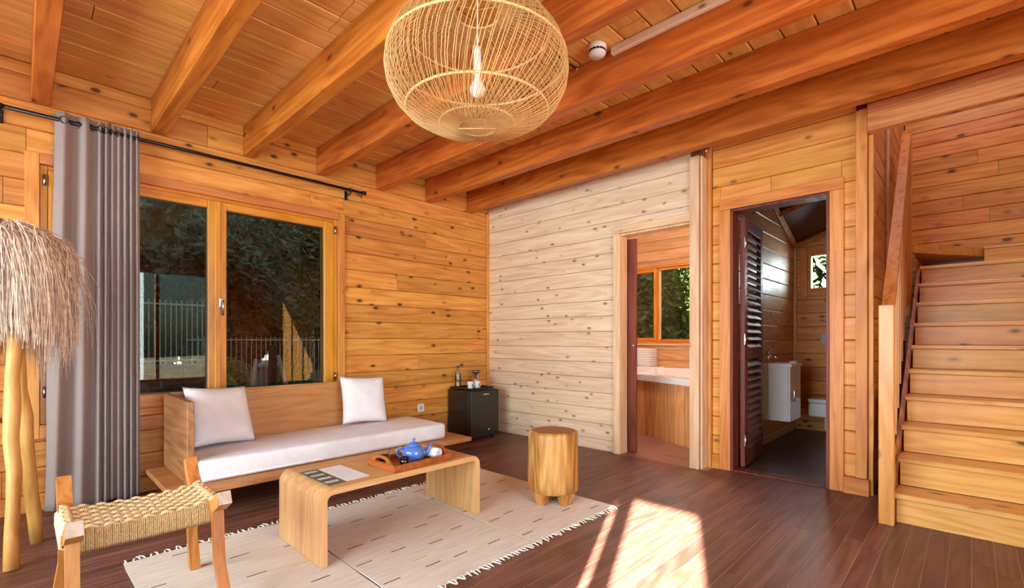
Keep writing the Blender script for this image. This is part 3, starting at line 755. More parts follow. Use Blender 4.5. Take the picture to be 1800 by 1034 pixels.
for ri, (ya, yb) in enumerate(((-2.042, -1.27), (-2.852, -2.050), (-3.60, -2.860))):
    rw = yb - ya; rl = 1.27
    r = thing('flatweave_rug', rug_labels[ri], 'rug', (1.915, (ya + yb) / 2, 0), 0, 'rugs laid side by side')
    rnd = random.Random(70 + ri)
    nx, ny = 26, 16; vs = []; fs = []
    def zz(u, v): return 0.0055 + 0.0012 * math.sin(7 * u + ri) * math.sin(9 * v + 2 * ri)
    for lay in (1, 0):
        for i in range(nx + 1):
            for j in range(ny + 1):
                x = -rl / 2 + rl * i / nx; y = -rw / 2 + rw * j / ny
                e = 0.0015 * math.sin(14 * x + ri * 3) * (1 if j in (0, ny) else 0)
                vs.append(V((x, y + e, zz(x, y) if lay else 0.0008)))
    K = (nx + 1) * (ny + 1)
    def q(l, i, j): return l * K + i * (ny + 1) + j
    for i in range(nx):
        for j in range(ny):
            fs.append((q(0, i, j), q(0, i + 1, j), q(0, i + 1, j + 1), q(0, i, j + 1)))
            fs.append((q(1, i, j), q(1, i, j + 1), q(1, i + 1, j + 1), q(1, i + 1, j)))
    for i in range(nx):
        fs.append((q(0, i, 0), q(1, i, 0), q(1, i + 1, 0), q(0, i + 1, 0))); fs.append((q(0, i, ny), q(0, i + 1, ny), q(1, i + 1, ny), q(1, i, ny)))
    for j in range(ny):
        fs.append((q(0, 0, j), q(0, 0, j + 1), q(1, 0, j + 1), q(1, 0, j))); fs.append((q(0, nx, j), q(1, nx, j), q(1, nx, j + 1), q(0, nx, j + 1)))
    MB().add(vs, fs, False).build('woven_field', RUGM, r)
    for mat, cnt, nm in ((DASH, 20, 'woven_dashes'), (DASHY, 4, 'yellow_dashes')):
        mb = MB()
        for k in range(cnt):
            gx = -0.58 + (k % 5) * 0.27 + rnd.uniform(-0.06, 0.06); gy = -0.33 + (k // 5) * 0.2 + rnd.uniform(-0.05, 0.05)
            if cnt < 10: gx = rnd.uniform(-0.5, 0.5); gy = rnd.uniform(-0.3, 0.3)
            gy = max(-rw / 2 + 0.06, min(rw / 2 - 0.06, gy)); zc = zz(gx, gy)
            mb.box((gx - 0.0025, gy - 0.045, zc - 0.002), (gx + 0.0025, gy + 0.04, zc + 0.0012))
        mb.build(nm, mat, r, kind='stuff')
    for sgn in (-1, 1):
        mb = MB(); nf = 30
        for k in range(nf):
            y = -rw / 2 + rw * (k + 0.5) / nf + rnd.uniform(-0.004, 0.004)
            dy = rnd.uniform(-0.022, 0.022); dy = max(-rw / 2 + 0.008 - y, min(rw / 2 - 0.008 - y, dy)); ln = rnd.uniform(0.028, 0.045)
            pts = [V((sgn * (rl / 2 - 0.006), y, 0.006)), V((sgn * (rl / 2 + ln * 0.4), y + dy * 0.3, 0.007)), V((sgn * (rl / 2 + ln), y + dy, 0.005))]
            mb.tube(pts, [0.0035, 0.0045, 0.0025], 5)
        mb.build('fringe', FRINGE, r, kind='stuff')

# ------------------------------------------------------------------ log stool
ls = thing('log_stool', 'round tree trunk stool on stubby carved feet', 'stool', (2.195, -1.455, 0.0078))
rnd = random.Random(5)
vs = []; fs = []; nA, prof = 48, [(0.150, 0.068), (0.163, 0.078), (0.167, 0.12), (0.165, 0.25), (0.163, 0.40), (0.162, 0.448), (0.156, 0.463), (0.14, 0.468)]
for r_, z_ in prof:
    for k in range(nA):
        an = 2 * PI * k / nA
        rr = r_ * (1 + 0.018 * math.sin(2 * an + 0.5) + 0.012 * math.sin(5 * an + 1 + 3 * z_) + 0.006 * math.sin(13 * an + 9 * z_))
        vs.append(V((rr * math.cos(an), rr * math.sin(an), z_)))
for i in range(len(prof) - 1):
    for k in range(nA): fs.append((i * nA + k, i * nA + (k + 1) % nA, (i + 1) * nA + (k + 1) % nA, (i + 1) * nA + k))
fs.append(tuple(reversed(range(nA)))); 
MB().add(vs, fs, True).build('trunk', LOGW, ls)
topm = wood('stump_end_grain', light='#b07c40', mid='#98662e', dark='#744820', axis='X', rough=0.5, vary=0.0, knots=0.0, grain=0.6)
mb = MB(); tv = [vs[(len(prof) - 1) * nA + k] + V((0, 0, 0.0003)) for k in range(nA)]
inner = [V((p.x * 0.9, p.y * 0.9, 0.4655)) for p in tv]
mb.add(tv + inner + [V((0, 0, 0.4635))], [(k, (k + 1) % nA, nA + (k + 1) % nA, nA + k) for k in range(nA)] + [(nA + k, nA + (k + 1) % nA, 2 * nA) for k in range(nA)], True)
mb.build('top_face', topm, ls)
for k in range(4):
    an = math.radians(-6) + k * PI / 2
    ca, cb = an - 0.46, an + 0.46; pol_t = []; pol_b = []
    for rr, sgn in ((0.152, 1), (0.075, -1)):
        for m in range(5):
            t = ca + (cb - ca) * (m / 4 if sgn == 1 else 1 - m / 4)
            pol_t.append((rr * math.cos(t), rr * math.sin(t)))
    n = len(pol_t); cx0 = sum(p[0] for p in pol_t) / n; cy0 = sum(p[1] for p in pol_t) / n
    vs2 = [V((x, y, 0.07)) for x, y in pol_t] + [V((cx0 + (x - cx0) * 0.8, cy0 + (y - cy0) * 0.8, 0.0)) for x, y in pol_t]
    MB().convex(vs2, [tuple(range(n)), tuple(range(n, 2 * n))] + [(i, (i + 1) % n, n + (i + 1) % n, n + i) for i in range(n)]).build('foot', LOGW, ls)

# ------------------------------------------------------------------ woven rope stool
rs = thing('rope_stool', 'wooden stool with woven rope seat and upturned side rails', 'stool', (1.86, -3.61, 0.0))
ROPE = plain('sisal_rope', '#d8bc90', 0.9, noise=0.22, nscale=130, bump=0.5)
ROPE_D = plain('sisal_rope_edge', '#c4a478', 0.9, noise=0.3, nscale=160, bump=0.5)
HW = 0.215
def swept_rect(pts, ws, hs):
    """rectangular bar along pts in the XZ plane; width along Y"""
    mb = MB(); vs = []; fs = []
    for i, p in enumerate(pts):
        t = (V(pts[min(i + 1, len(pts) - 1)]) - V(pts[max(i - 1, 0)])).normalized()
        nrm = V((-t.z, 0, t.x)); 
        for a, b in ((-1, -1), (1, -1), (1, 1), (-1, 1)):
            vs.append(V(p) + V((0, a * ws[i] / 2, 0)) + nrm * (b * hs[i] / 2))
    m = len(pts)
    for i in range(m - 1):
        for k in range(4): fs.append((i * 4 + k, i * 4 + (k + 1) % 4, (i + 1) * 4 + (k + 1) % 4, (i + 1) * 4 + k))
    fs += [(3, 2, 1, 0), tuple((m - 1) * 4 + k for k in range(4))]
    return mb.add(vs, [tuple(reversed(f)) for f in fs])
for s in (-1, 1):
    y = s * HW
    pts = [(-0.265, y, 0.525), (-0.215, y, 0.452), (-0.15, y, 0.405), (0.0, y, 0.388), (0.12, y, 0.398), (0.20, y, 0.425), (0.275, y, 0.468)]
    rl_ = swept_rect(pts, [0.045] * 7, [0.042, 0.045, 0.045, 0.045, 0.045, 0.048, 0.05]).build('side_rail', STOOLW, rs)
    tdir = (V(pts[-1]) - V(pts[-2])).normalized(); nrm = V((-tdir.z, 0, tdir.x))
    cap = MB(); c0 = V(pts[-1])
    vv = [c0 + V((0, a * 0.0225, 0)) + nrm * (b * 0.025) + tdir * e for e in (0, 0.0015) for a, b in ((-1, -1), (1, -1), (1, 1), (-1, 1))]
    cap.convex(vv, [(0, 1, 2, 3), (4, 5, 6, 7), (0, 1, 5, 4), (1, 2, 6, 5), (2, 3, 7, 6), (3, 0, 4, 7)]).build('end_grain', ENDG, rl_)
    for (xt, xb) in ((-0.19, -0.275), (0.17, 0.235)):
        p = [(xt, y, 0.40), ((xt + xb) / 2, y, 0.2), (xb, y + s * 0.02, 0.0078 if s > 0 or xb < 0 or True else 0.0)]
        mb = MB(); vs = []; fs = []
        for i, q_ in enumerate(p):
            hw = (0.019, 0.018, 0.021)[i]
            for a, b in ((-1, -1), (1, -1), (1, 1), (-1, 1)): vs.append(V(q_) + V((a * hw, b * hw, 0)))
        for i in range(2):
            for k in range(4): fs.append((i * 4 + k, i * 4 + (k + 1) % 4, (i + 1) * 4 + (k + 1) % 4, (i + 1) * 4 + k))
        fs += [(0, 1, 2, 3), (11, 10, 9, 8)]
        mb.add(vs, [tuple(reversed(f)) for f in fs]).build('leg', STOOLW, rs)
for xx in (-0.145, 0.125):
    B((xx - 0.018, -HW - 0.0, 0.352), (xx + 0.018, HW + 0.0, 0.398), 0.004).build('cross_rail', STOOLW, rs)
def seat_z(x, y): return 0.418 + 0.018 * (abs(y) / HW) ** 3 - 0.004 * math.cos(PI * x / 0.3)
mbw = MB(); NR, NC = 11, 17
xs0, xs1 = -0.165, 0.145
for i in range(NR):          # strands running sideways
    x = xs0 + (xs1 - xs0) * (i + 0.5) / NR
    pts = []
    for k in range(NC * 4 + 1):
        y = -HW - 0.018 + (2 * HW + 0.036) * k / (NC * 4)
        ph = math.sin(PI * (k / 4.0) / 1.0 + PI * (i % 2))
        pts.append(V((x, y, seat_z(x, y) + 0.0045 * ph)))
    for off in (-0.0075, 0.0, 0.0075):
        mbw.tube([p + V((off, 0, 0)) for p in pts], 0.0046, 5)
mbw.build('rope_weave', ROPE, rs, kind='stuff')
mbc = MB()
for j in range(NC):          # strands running front to back, wrapped over the cross rails
    y = -HW + 0.012 + (2 * HW - 0.024) * (j + 0.5) / NC
    for off in (-0.0085, -0.0028, 0.0028, 0.0085):
        pts = [V((xs0 + 0.005, y + off, 0.345)), V((xs0 - 0.008, y + off, 0.36)), V((xs0 - 0.008, y + off, 0.40)), V((xs0 + 0.004, y + off, seat_z(xs0, y) - 0.004))]
        for k in range(NR * 2 + 1):
            x = xs0 + 0.012 + (xs1 - xs0 - 0.024) * k / (NR * 2)
            pts.append(V((x, y + off, seat_z(x, y) - 0.0035 * math.sin(PI * k / 2.0 + PI * (j % 2)))))
        pts += [V((xs1 - 0.002, y + off, seat_z(xs1, y) - 0.004)), V((xs1 + 0.008, y + off, 0.40)), V((xs1 + 0.008, y + off, 0.355)), V((xs1 - 0.004, y + off, 0.342))]
        mbc.tube(pts, 0.0031, 4)
mbc.build('rope_wrap', ROPE_D, rs, kind='stuff')
mbs = MB()
for s in (-1, 1):
    for i in range(26):
        x = xs0 + 0.006 + (xs1 - xs0 - 0.012) * i / 25
        y0 = s * HW
        pts = [V((x, y0 - s * 0.026, 0.42)), V((x, y0 + s * 0.0, 0.418 + 0.022)), V((x, y0 + s * 0.026, 0.415)), V((x, y0 + s * 0.027, 0.375)), V((x, y0, 0.356))]
        mbs.tube(pts, 0.0055, 5)
mbs.build('rope_side_wrap', ROPE, rs, kind='stuff')

# ------------------------------------------------------------------ mini fridge and things on it
fg = thing('mini_fridge', 'small black minibar fridge in the corner', 'fridge', (0.22, -0.432, 0.0))
B((-0.19, -0.205, 0.025), (0.155, 0.205, 0.535), 0.006).build('body', BGLOSS, fg)
fd = B((0.158, -0.205, 0.03), (0.20, 0.205, 0.535), 0.008).build('door', plain('fridge_door_skin', '#1a1716', 0.34, coat=0.3), fg)
B((0.2002, -0.03, 0.485), (0.203, 0.05, 0.497), 0.001).build('badge', plain('silver_badge', '#c8c8cc', 0.3, metal=0.8), fd)
B((0.195, -0.16, 0.5355), (0.2, 0.16, 0.54), 0.001).build('door_grip', BPLAST, fd)
lk = MB().lathe([(0, 0), (0.012, 0), (0.012, 0.008), (0.0, 0.008)], n=16, M=Matrix.Translation((0.2, 0.05, 0.105)) @ Matrix.Rotation(PI / 2, 4, 'Y')).build('lock', CHROME, fd)
for x in (-0.15, 0.13):
    for y in (-0.17, 0.17): MB().lathe([(0.016, 0), (0.014, 0.025)], (x, y, 0.0), 12).build('foot', BPLAST, fg)
ty = thing('serving_tray', 'thin black rimmed tray on top of the fridge', 'tray', (0.205, -0.44, 0.5405))
B((-0.165, -0.165, 0.0), (0.165, 0.165, 0.006), 0.002).build('tray_base', BPLAST, ty)
for lo, hi in (((-0.17, -0.17, 0), (0.17, -0.1645, 0.022)), ((-0.17, 0.1645, 0), (0.17, 0.17, 0.022)), ((-0.17, -0.164, 0), (-0.1655, 0.164, 0.022)), ((0.1655, -0.164, 0), (0.17, 0.164, 0.022))):
    B(lo, hi, 0.001).build('rim', BPLAST, ty)
TZ = 0.547
bt = thing('water_bottle', 'clear plastic water bottle with purple cap beside the cups', 'bottle', (0.115, -0.565, TZ))
BOTG = glass('bottle_plastic', tint=(0.9, 0.91, 0.95), refl=1.4)
MB().lathe([(0.0, 0.0), (0.030, 0.0), (0.034, 0.012), (0.034, 0.055), (0.030, 0.065), (0.034, 0.075), (0.034, 0.14), (0.030, 0.165), (0.016, 0.205), (0.0135, 0.215), (0.0135, 0.228), (0.0, 0.228)], n=24).build('bottle_body', BOTG, bt)
MB().lathe([(0.0345, 0.08), (0.0347, 0.082), (0.0347, 0.128), (0.0345, 0.13)], n=24).build('bottle_label', glass('bottle_label_film', tint=(0.7, 0.76, 0.9), refl=1.5), bt)
MB().lathe([(0.0, 0.25), (0.015, 0.25), (0.0165, 0.246), (0.0165, 0.229), (0.0, 0.229)], n=20).build('cap', plain('purple_cap', '#5c3c80', 0.4), bt)
def cup(name, x, y, label):
    c = thing(name, label, 'cup', (x, y, TZ), 0, 'cups on the fridge tray')
    MB().lathe([(0.0, 0.0), (0.026, 0.0), (0.030, 0.004), (0.035, 0.075), (0.0365, 0.078), (0.033, 0.077), (0.028, 0.008), (0.0, 0.008)], n=28).build('cup_body', WCER, c)
    MB().tube([(0.0, 0.032, 0.062), (0.0, 0.052, 0.06), (0.0, 0.058, 0.04), (0.0, 0.048, 0.022), (0.0, 0.029, 0.018)], 0.0045, 8).build('cup_handle', WCER, c)
    B((0.0345, -0.008, 0.025), (0.0355, 0.0, 0.055)).build('printed_mark', BPLAST, c)
cup('coffee_cup', 0.285, -0.53, 'white coffee cup on the tray on the water bottle side')
cup('coffee_cup', 0.285, -0.432, 'white coffee cup in front of the steel flask')
fk = thing('steel_flask', 'brushed steel insulated flask at the back of the fridge tray', 'flask', (0.165, -0.345, TZ))
MB().lathe([(0.0, 0.0), (0.037, 0.0), (0.039, 0.004), (0.039, 0.155), (0.0, 0.155)], n=28).build('flask_body', STEEL, fk)
MB().lathe([(0.0, 0.1555), (0.0395, 0.1555), (0.0395, 0.182), (0.036, 0.188), (0.0, 0.188)], n=28).build('flask_lid', plain('dark_steel', '#6a6462', 0.3, metal=0.9), fk)

# power socket
sk = thing('power_socket', 'white square wall socket above the sofa end', 'socket', (0.001, -0.985, 0.36))
B((0.0, -0.042, -0.042), (0.011, 0.042, 0.042), 0.003).build('plate', WPLAST, sk)
MB().lathe([(0.021, 0), (0.021, 0.002), (0.018, 0.002), (0.0, 0.0012)], n=24, M=Matrix.Translation((0.0112, 0, 0)) @ Matrix.Rotation(PI / 2, 4, 'Y')).build('outlet', plain('socket_well', '#b8b8c0', 0.5), sk)

# ------------------------------------------------------------------ tray with teapot on the coffee table
tz = 0.3705
tr_rot = math.radians(3)
wtx, wty = 1.875, -2.372
wt_ = thing('wooden_tray', 'reddish wooden tray with raised handle ends on the coffee table', 'tray', (wtx, wty, tz), tr_rot)
TRY = wood('tray_wood', light='#b4622c', mid='#a04e20', dark='#7c3816', axis='X', rough=0.4, vary=0.0, knots=0.0, coat=0.2)
B((-0.115, -0.195, 0.0), (0.115, 0.195, 0.008), 0.001).build('tray_base', TRY, wt_)
for s in (-1, 1): B((s * 0.122 - 0.0065, -0.2, 0.0), (s * 0.122 + 0.0065, 0.2, 0.036), 0.002).build('tray_side', TRY, wt_)
for s in (-1, 1):
    y = s * 0.194
    # end board with cut handle opening: lower strip, two shoulders, arched grip
    B((-0.115, y - 0.006, 0.0085), (0.115, y + 0.006, 0.040), 0.002).build('end_board', TRY, wt_)
    g = MB(); vs = []
    outer = [(-0.10, 0.0405), (-0.085, 0.052), (-0.06, 0.070), (-0.03, 0.076), (0.03, 0.076), (0.06, 0.070), (0.085, 0.052), (0.10, 0.0405)]
    innr = [(-0.055, 0.0405), (-0.052, 0.046), (-0.042, 0.057), (-0.025, 0.061), (0.025, 0.061), (0.042, 0.057), (0.052, 0.046), (0.055, 0.0405)]
    nn = 8; fs = []
    for yy in (y - 0.006, y + 0.006):
        vs += [V((a, yy, b)) for a, b in outer] + [V((a, yy, b)) for a, b in innr]
    for i in range(nn - 1):
        fs += [(i, i + 1, nn + i + 1, nn + i), (16 + i + 1, 16 + i, 16 + nn + i, 16 + nn + i + 1), (i + 1, i, 16 + i, 16 + i + 1), (nn + i, nn + i + 1, 16 + nn + i + 1, 16 + nn + i)]
    g.add(vs, fs).build('handle', TRY, wt_)
def on_tray(dx, dy, dz=0.0085):
    c, s = math.cos(tr_rot), math.sin(tr_rot)
    return (wtx + c * dx - s * dy, wty + s * dx + c * dy, tz + dz)
BLUE = plain('blue_glaze', '#4a72c4', 0.18, noise=0.15, nscale=6, coat=0.6)
tp = thing('teapot', 'glossy blue teapot standing on the wooden tray', 'teapot', on_tray(0.005, 0.02), math.radians(70))
MB().lathe([(0.0, 0.0), (0.038, 0.0), (0.042, 0.004), (0.062, 0.022), (0.070, 0.045), (0.064, 0.068), (0.046, 0.084), (0.036, 0.088), (0.0, 0.088)], n=36).build('teapot_body', BLUE, tp)
ld = MB().lathe([(0.0, 0.0885), (0.040, 0.0885), (0.038, 0.093), (0.022, 0.104), (0.008, 0.109), (0.006, 0.114), (0.010, 0.120), (0.010, 0.127), (0.0, 0.130)], n=28).build('lid', BLUE, tp)
MB().tube([(0.058, 0, 0.034), (0.08, 0, 0.045), (0.094, 0, 0.066), (0.110, 0, 0.094)], [0.017, 0.013, 0.010, 0.0075], 12).build('spout', BLUE, tp)
MB().tube([(-0.058, 0, 0.070), (-0.082, 0, 0.082), (-0.098, 0, 0.070), (-0.098, 0, 0.048), (-0.084, 0, 0.032), (-0.064, 0, 0.030)], 0.0065, 10).build('handle', BLUE, tp)
GLS = glass('tea_glass', tint=(0.86, 0.88, 0.95), refl=2.0)
for k, (dx, dy, lb) in enumerate(((-0.07, -0.13, 'clear glass tea cup on the tray beside the teapot handle'), (0.06, -0.085, 'clear glass tea cup at the front of the wooden tray'))):
    c = thing('tea_glass', lb, 'cup', on_tray(dx, dy), PI * k, 'tea glasses on the tray')
    MB().lathe([(0.0, 0.0), (0.020, 0.0), (0.024, 0.006), (0.030, 0.045), (0.0285, 0.045), (0.022, 0.008), (0.0, 0.006)], n=24).build('glass_body', GLS, c)
    MB().tube([(0.028, 0, 0.038), (0.044, 0, 0.034), (0.044, 0, 0.018), (0.024, 0, 0.012)], 0.003, 8).build('glass_handle', GLS, c)
    MB().tube([(-0.008, 0.004, 0.008), (0.03, 0.02, 0.085)], 0.003, 6).build('stirring_stick', plain('dark_stick', '#402820', 0.5), c)
nk = thing('rolled_napkin', 'white rolled napkin at the far end of the wooden tray', 'napkin', on_tray(0.0, 0.135, 0.0085), math.radians(10))
mb = MB()
vs = []; fs = []; nl = 14
for i in range(41):
    a = i / 40 * 2 * PI * 1.75; r_ = 0.012 + 0.017 * i / 40
    for x in (-0.085, 0.085): vs.append(V((x, r_ * math.cos(a), 0.032 + r_ * math.sin(a))))
for i in range(40): fs.append((i * 2, i * 2 + 1, i * 2 + 3, i * 2 + 2))
mb.add(vs, fs, True)
o = mb.build('rolled_cloth', WHITE_CL, nk); md = o.modifiers.new('thick', 'SOLIDIFY'); md.thickness = 0.004
# brochure and sheet of paper
bc = thing('brochure', 'green brochure with small landscape photos on the coffee table', 'brochure', (1.805, -2.862, tz + 0.0003), math.radians(1))
B((-0.165, -0.046, 0.0), (0.165, 0.048, 0.002)).build('cover', plain('olive_print', '#5c6a4c', 0.4, noise=0.3, nscale=25), bc)
for k in range(4):
    x = -0.14 + k * 0.078
    B((x, -0.036, 0.0021), (x + 0.034, 0.03, 0.0026)).build('photo_strip', plain('pale_photo', '#c8ccd0', 0.3, noise=0.35, nscale=70), bc)
    B((x + 0.036, -0.04, 0.0021), (x + 0.068, 0.036, 0.0026)).build('photo_strip', plain('dark_photo', '#4c5048', 0.35, noise=0.6, nscale=60), bc)
pp = thing('paper_sheet', 'white printed paper sheet beside the green brochure', 'paper', (1.80, -2.745, tz + 0.0003), math.radians(2))
B((-0.155, -0.066, 0.0), (0.155, 0.066, 0.0012)).build('sheet', plain('white_paper', '#ececf4', 0.6), pp)
mb = MB()
for k in range(7): mb.box((-0.11 + k * 0.03, -0.05, 0.00122), (-0.107 + k * 0.03, 0.05 - 0.008 * (k % 3), 0.0014))
mb.build('printed_lines', plain('grey_print', '#a8b4cc', 0.7), pp)

# ------------------------------------------------------------------ curtain and rod
rd = thing('curtain_rod', 'black metal curtain rod above the window', 'curtain rod', (0.095, -1.71, 2.465))
MB().tube([(0, -2.75, 0), (0, 0.0, 0)], 0.0125, 12).build('rod', BLACKM, rd)
MB().lathe([(0.0, 0.0), (0.016, 0.0), (0.020, 0.008), (0.014, 0.014), (0.021, 0.022), (0.021, 0.034), (0.0, 0.036)], n=20, M=Matrix.Rotation(-PI / 2, 4, 'X')).build('finial', BLACKM, rd)
for y in (-0.115, -2.32):
    b = MB(); b.tube([(0, y, -0.012), (0, y, -0.03), (-0.01, y, -0.036), (-0.09, y, -0.036)], 0.007, 8); b.box((-0.094, y - 0.014, -0.075), (-0.088, y + 0.014, 0.01), 0.002)
    b.lathe([(0.017, -0.012), (0.017, 0.012)], n=16, M=Matrix.Translation((0, y, 0)) @ Matrix.Rotation(PI / 2, 4, 'X'))
    b.build('bracket', BLACKM, rd)
cu = thing('curtain', 'heavy mauve grey eyelet curtain gathered at the window', 'curtain', (0.095, -3.57, 0.0))
def fold(s, top):
    """s in 0..1 along the cloth -> (x, y): two wide folds then tight pleats"""
    f = [0.0, 0.5, 1.0, 1.5, 2.0]
    if s < 0.30:
        q = s / 0.30; ph = q * 2 * PI * 2.0
        y = -0.225 + 0.20 * q; amp = 0.026
        x = amp * math.sin(ph - 1.2)
    else:
        q = (s - 0.30) / 0.70; q0 = q; q = q + 0.012 * math.sin(17 * q); n = 7
        ph = 4 * PI + q * 2 * PI * n
        y = -0.025 + 0.225 * q; amp = 0.017 + 0.005 * math.sin(11 * q)
        x = amp * math.sin(ph - 1.2)
    return x, y
NS, NZ = 340, 40
vs = []; fs = []
for j in range(NZ + 1):
    v = j / NZ; z = 0.012 + (2.515 - 0.012) * v
    for i in range(NS + 1):
        s = i / NS; x, y = fold(s, v)
        spread = 1.0 + (0.16 if y < 0 else 0.02) * (1 - v) ** 1.5
        yy = y * spread - 0.02 * (1 - v) * (1 - s) ** 2
        k = (1 - v)
        xx = x * (0.85 + 0.25 * k) + 0.010 * math.sin(5 * s + 3 * v) * k + 0.006 * math.sin(23 * s + 9 * v) * k * (1 - k)
        if s < 0.05: yy += 0.012 * math.sin(8 * v + 1) * k
        vs.append(V((xx, yy, z + 0.008 * math.sin(14 * s) * (1 - v))))
for j in range(NZ):
    for i in range(NS): fs.append((j * (NS + 1) + i, j * (NS + 1) + i + 1, (j + 1) * (NS + 1) + i + 1, (j + 1) * (NS + 1) + i))
cl = MB().add(vs, fs, True).build('cloth', CURT, cu)
md = cl.modifiers.new('thick', 'SOLIDIFY'); md.thickness = 0.0025; md.offset = 0
for s in (0.06, 0.16, 0.26, 0.34, 0.43, 0.52, 0.61, 0.70, 0.79, 0.88, 0.97):
    x, y = fold(s, 1); x2, y2 = fold(min(1, s + 0.01), 1)
    t = V((x2 - x, y2 - y, 0)).normalized(); ax = V((t.y, -t.x, 0))
    M = Matrix.Translation((x * 0.85, y, 2.465)) @ ax.to_track_quat('Z', 'Y').to_matrix().to_4x4()
    pts = [M @ V((0.021 * math.cos(2 * PI * k / 20), 0.021 * math.sin(2 * PI * k / 20), 0)) for k in range(20)]
    MB().tube(pts, 0.0035, 6, closed=True).build('eyelet', plain('bronze_eyelet', '#5c4030', 0.35, metal=0.8), cu)

# ------------------------------------------------------------------ straw floor lamp
fl_x, fl_y = 0.70, -4.02
lamp = thing('straw_floor_lamp', 'floor lamp of peeled branches with a shaggy straw shade', 'floor lamp', (fl_x, fl_y, 0))
def branch(p0, p1, r0, r1, seed, bow=0.02, n=9):
    rnd = random.Random(seed); pts = []; rr = []
    p0, p1 = V(p0), V(p1)
    for i in range(n):
        t = i / (n - 1); p = p0.lerp(p1, t)
        e = math.sin(PI * t)
        p += V((rnd.uniform(-1, 1), rnd.uniform(-1, 1), 0)) * bow * e
        pts.append(p); rr.append((r0 + (r1 - r0) * t) * rnd.uniform(0.9, 1.12))
    return MB().tube(pts, rr, 12)
branch((0.275, 0.045, 0.0), (0.085, 0.055, 1.20), 0.027, 0.030, 1, 0.008).build('leg', BRANCH, lamp)
branch((-0.07, 0.135, 0.0), (0.06, 0.06, 1.10), 0.028, 0.027, 2, 0.008).build('leg', BRANCH, lamp)
branch((0.02, -0.24, 0.0), (0.01, 0.0, 1.15), 0.034, 0.030, 3, 0.015).build('leg', BRANCH, lamp)
branch((0.04, 0.03, 1.15), (0.02, 0.0, 1.60), 0.026, 0.02, 4, 0.005, 5).build('stem', BRANCH, lamp)
STRAW = plain('dry_straw', '#dcc2b0', 0.85, noise=0.42, nscale=38)
rnd = random.Random(11)
mb = MB()
for c_ in range(430):
    ca = rnd.uniform(0, 2 * PI); cl_ = rnd.random(); creach = rnd.uniform(0.14, 0.285); cdrop = rnd.uniform(0.24, 0.70); csw = rnd.uniform(-0.25, 0.25)
    cr0 = 0.02 + 0.15 * cl_
    for k in range(11):
        a = ca + rnd.gauss(0, 0.05); r0 = cr0 + rnd.uniform(0, 0.03); z0 = 1.69 - 0.10 * (r0 / 0.18) ** 2 - 0.035 * rnd.random()
        reach = creach + rnd.gauss(0, 0.018); drop = cdrop + rnd.gauss(0, 0.05); sw = csw + rnd.gauss(0, 0.09)
        if rnd.random() < 0.07: reach += rnd.uniform(0.02, 0.09); drop *= rnd.uniform(0.6, 1.0)
        if math.cos(a - 0.1) > 0.55: drop = min(drop, 0.52)
        kink = rnd.gauss(0, 0.012)
        pts = []
        for i in range(5):
            t = i / 4
            r = r0 + max(0, reach - r0) * math.sin(min(1, t * 1.05) * PI / 2) + kink * math.sin(3 * PI * t)
            z = z0 - drop * (t ** 1.65) + 0.03 * math.sin(PI * t)
            pts.append(V((0.02 + r * math.cos(a + sw * t), r * math.sin(a + sw * t), z)))
        mb.tube(pts, [0.0023, 0.0023, 0.002, 0.0016, 0.0007], 3, smooth=False, cap=False)
mb.build('straw_shade', STRAW, lamp, kind='stuff')
MB().lathe([(0.0, 1.69), (0.05, 1.683), (0.11, 1.655), (0.16, 1.60), (0.19, 1.52), (0.18, 1.42), (0.16, 1.36)], (0.02, 0, 0), 24).build('inner_shade', plain('woven_core', '#8c6c58', 0.9, noise=0.3, nscale=40), lamp)

# ------------------------------------------------------------------ rattan pendant
px_, py_ = 2.690, -2.580
pl = thing('rattan_pendant_lamp', 'large round rattan pendant lamp hanging from the beams', 'pendant lamp', (px_, py_, 0))
RAT = plain('rattan', '#c89a60', 0.55, noise=0.18, nscale=14)
RATR = plain('rattan_hoop', '#dcb478', 0.5, noise=0.15, nscale=20)
prof = [(0.085, 1.992), (0.125, 1.996), (0.166, 2.006), (0.24, 2.026), (0.305, 2.062), (0.35, 2.11), (0.380, 2.17), (0.389, 2.225), (0.383, 2.275), (0.360, 2.34), (0.315, 2.40), (0.25, 2.445), (0.17, 2.472), (0.10, 2.482)]
NRB = 150
mb = MB()
for k in range(NRB):
    a0 = 2 * PI * k / NRB; pts = []
    for i, (r, z) in enumerate(prof):
        t = i / (len(prof) - 1)
        a = a0 + 0.62 * (t - 0.5) + 0.012 * math.sin(k * 2.4 + 5 * t)
        pts.append(V((r * math.cos(a), r * math.sin(a), z)))
    mb.tube(pts, 0.0018, 4, cap=False)
mb.build('rattan_ribs', RAT, pl, kind='stuff')
for r, z, th in ((0.085, 1.992, 0.0042), (0.166, 2.006, 0.005), (0.305, 2.062, 0.0055), (0.3835, 2.275, 0.006), (0.315, 2.40, 0.005), (0.10, 2.482, 0.005)):
    pts = [V(((r - 0.004) * math.cos(2 * PI * k / 64), (r - 0.004) * math.sin(2 * PI * k / 64), z + 0.003)) for k in range(64)]
    MB().tube(pts, th, 7, closed=True).build('hoop', RATR, pl)
mb = MB()
for k in range(-9, 10):
    d = k * 0.0088; hh = math.sqrt(max(0, 0.083 ** 2 - d * d))
    ca_, sa_ = math.cos(YAW + 0.9), math.sin(YAW + 0.9)
    mb.tube([(d * ca_ + hh * sa_, d * sa_ - hh * ca_, 1.993), (d * ca_ - hh * sa_, d * sa_ + hh * ca_, 1.993)], 0.0018, 4)
mb.tube([(-0.083 * math.cos(YAW), -0.083 * math.sin(YAW), 1.99), (0.083 * math.cos(YAW), 0.083 * math.sin(YAW), 1.99)], 0.003, 6)
mb.build('bottom_grille', RAT, pl, kind='stuff')
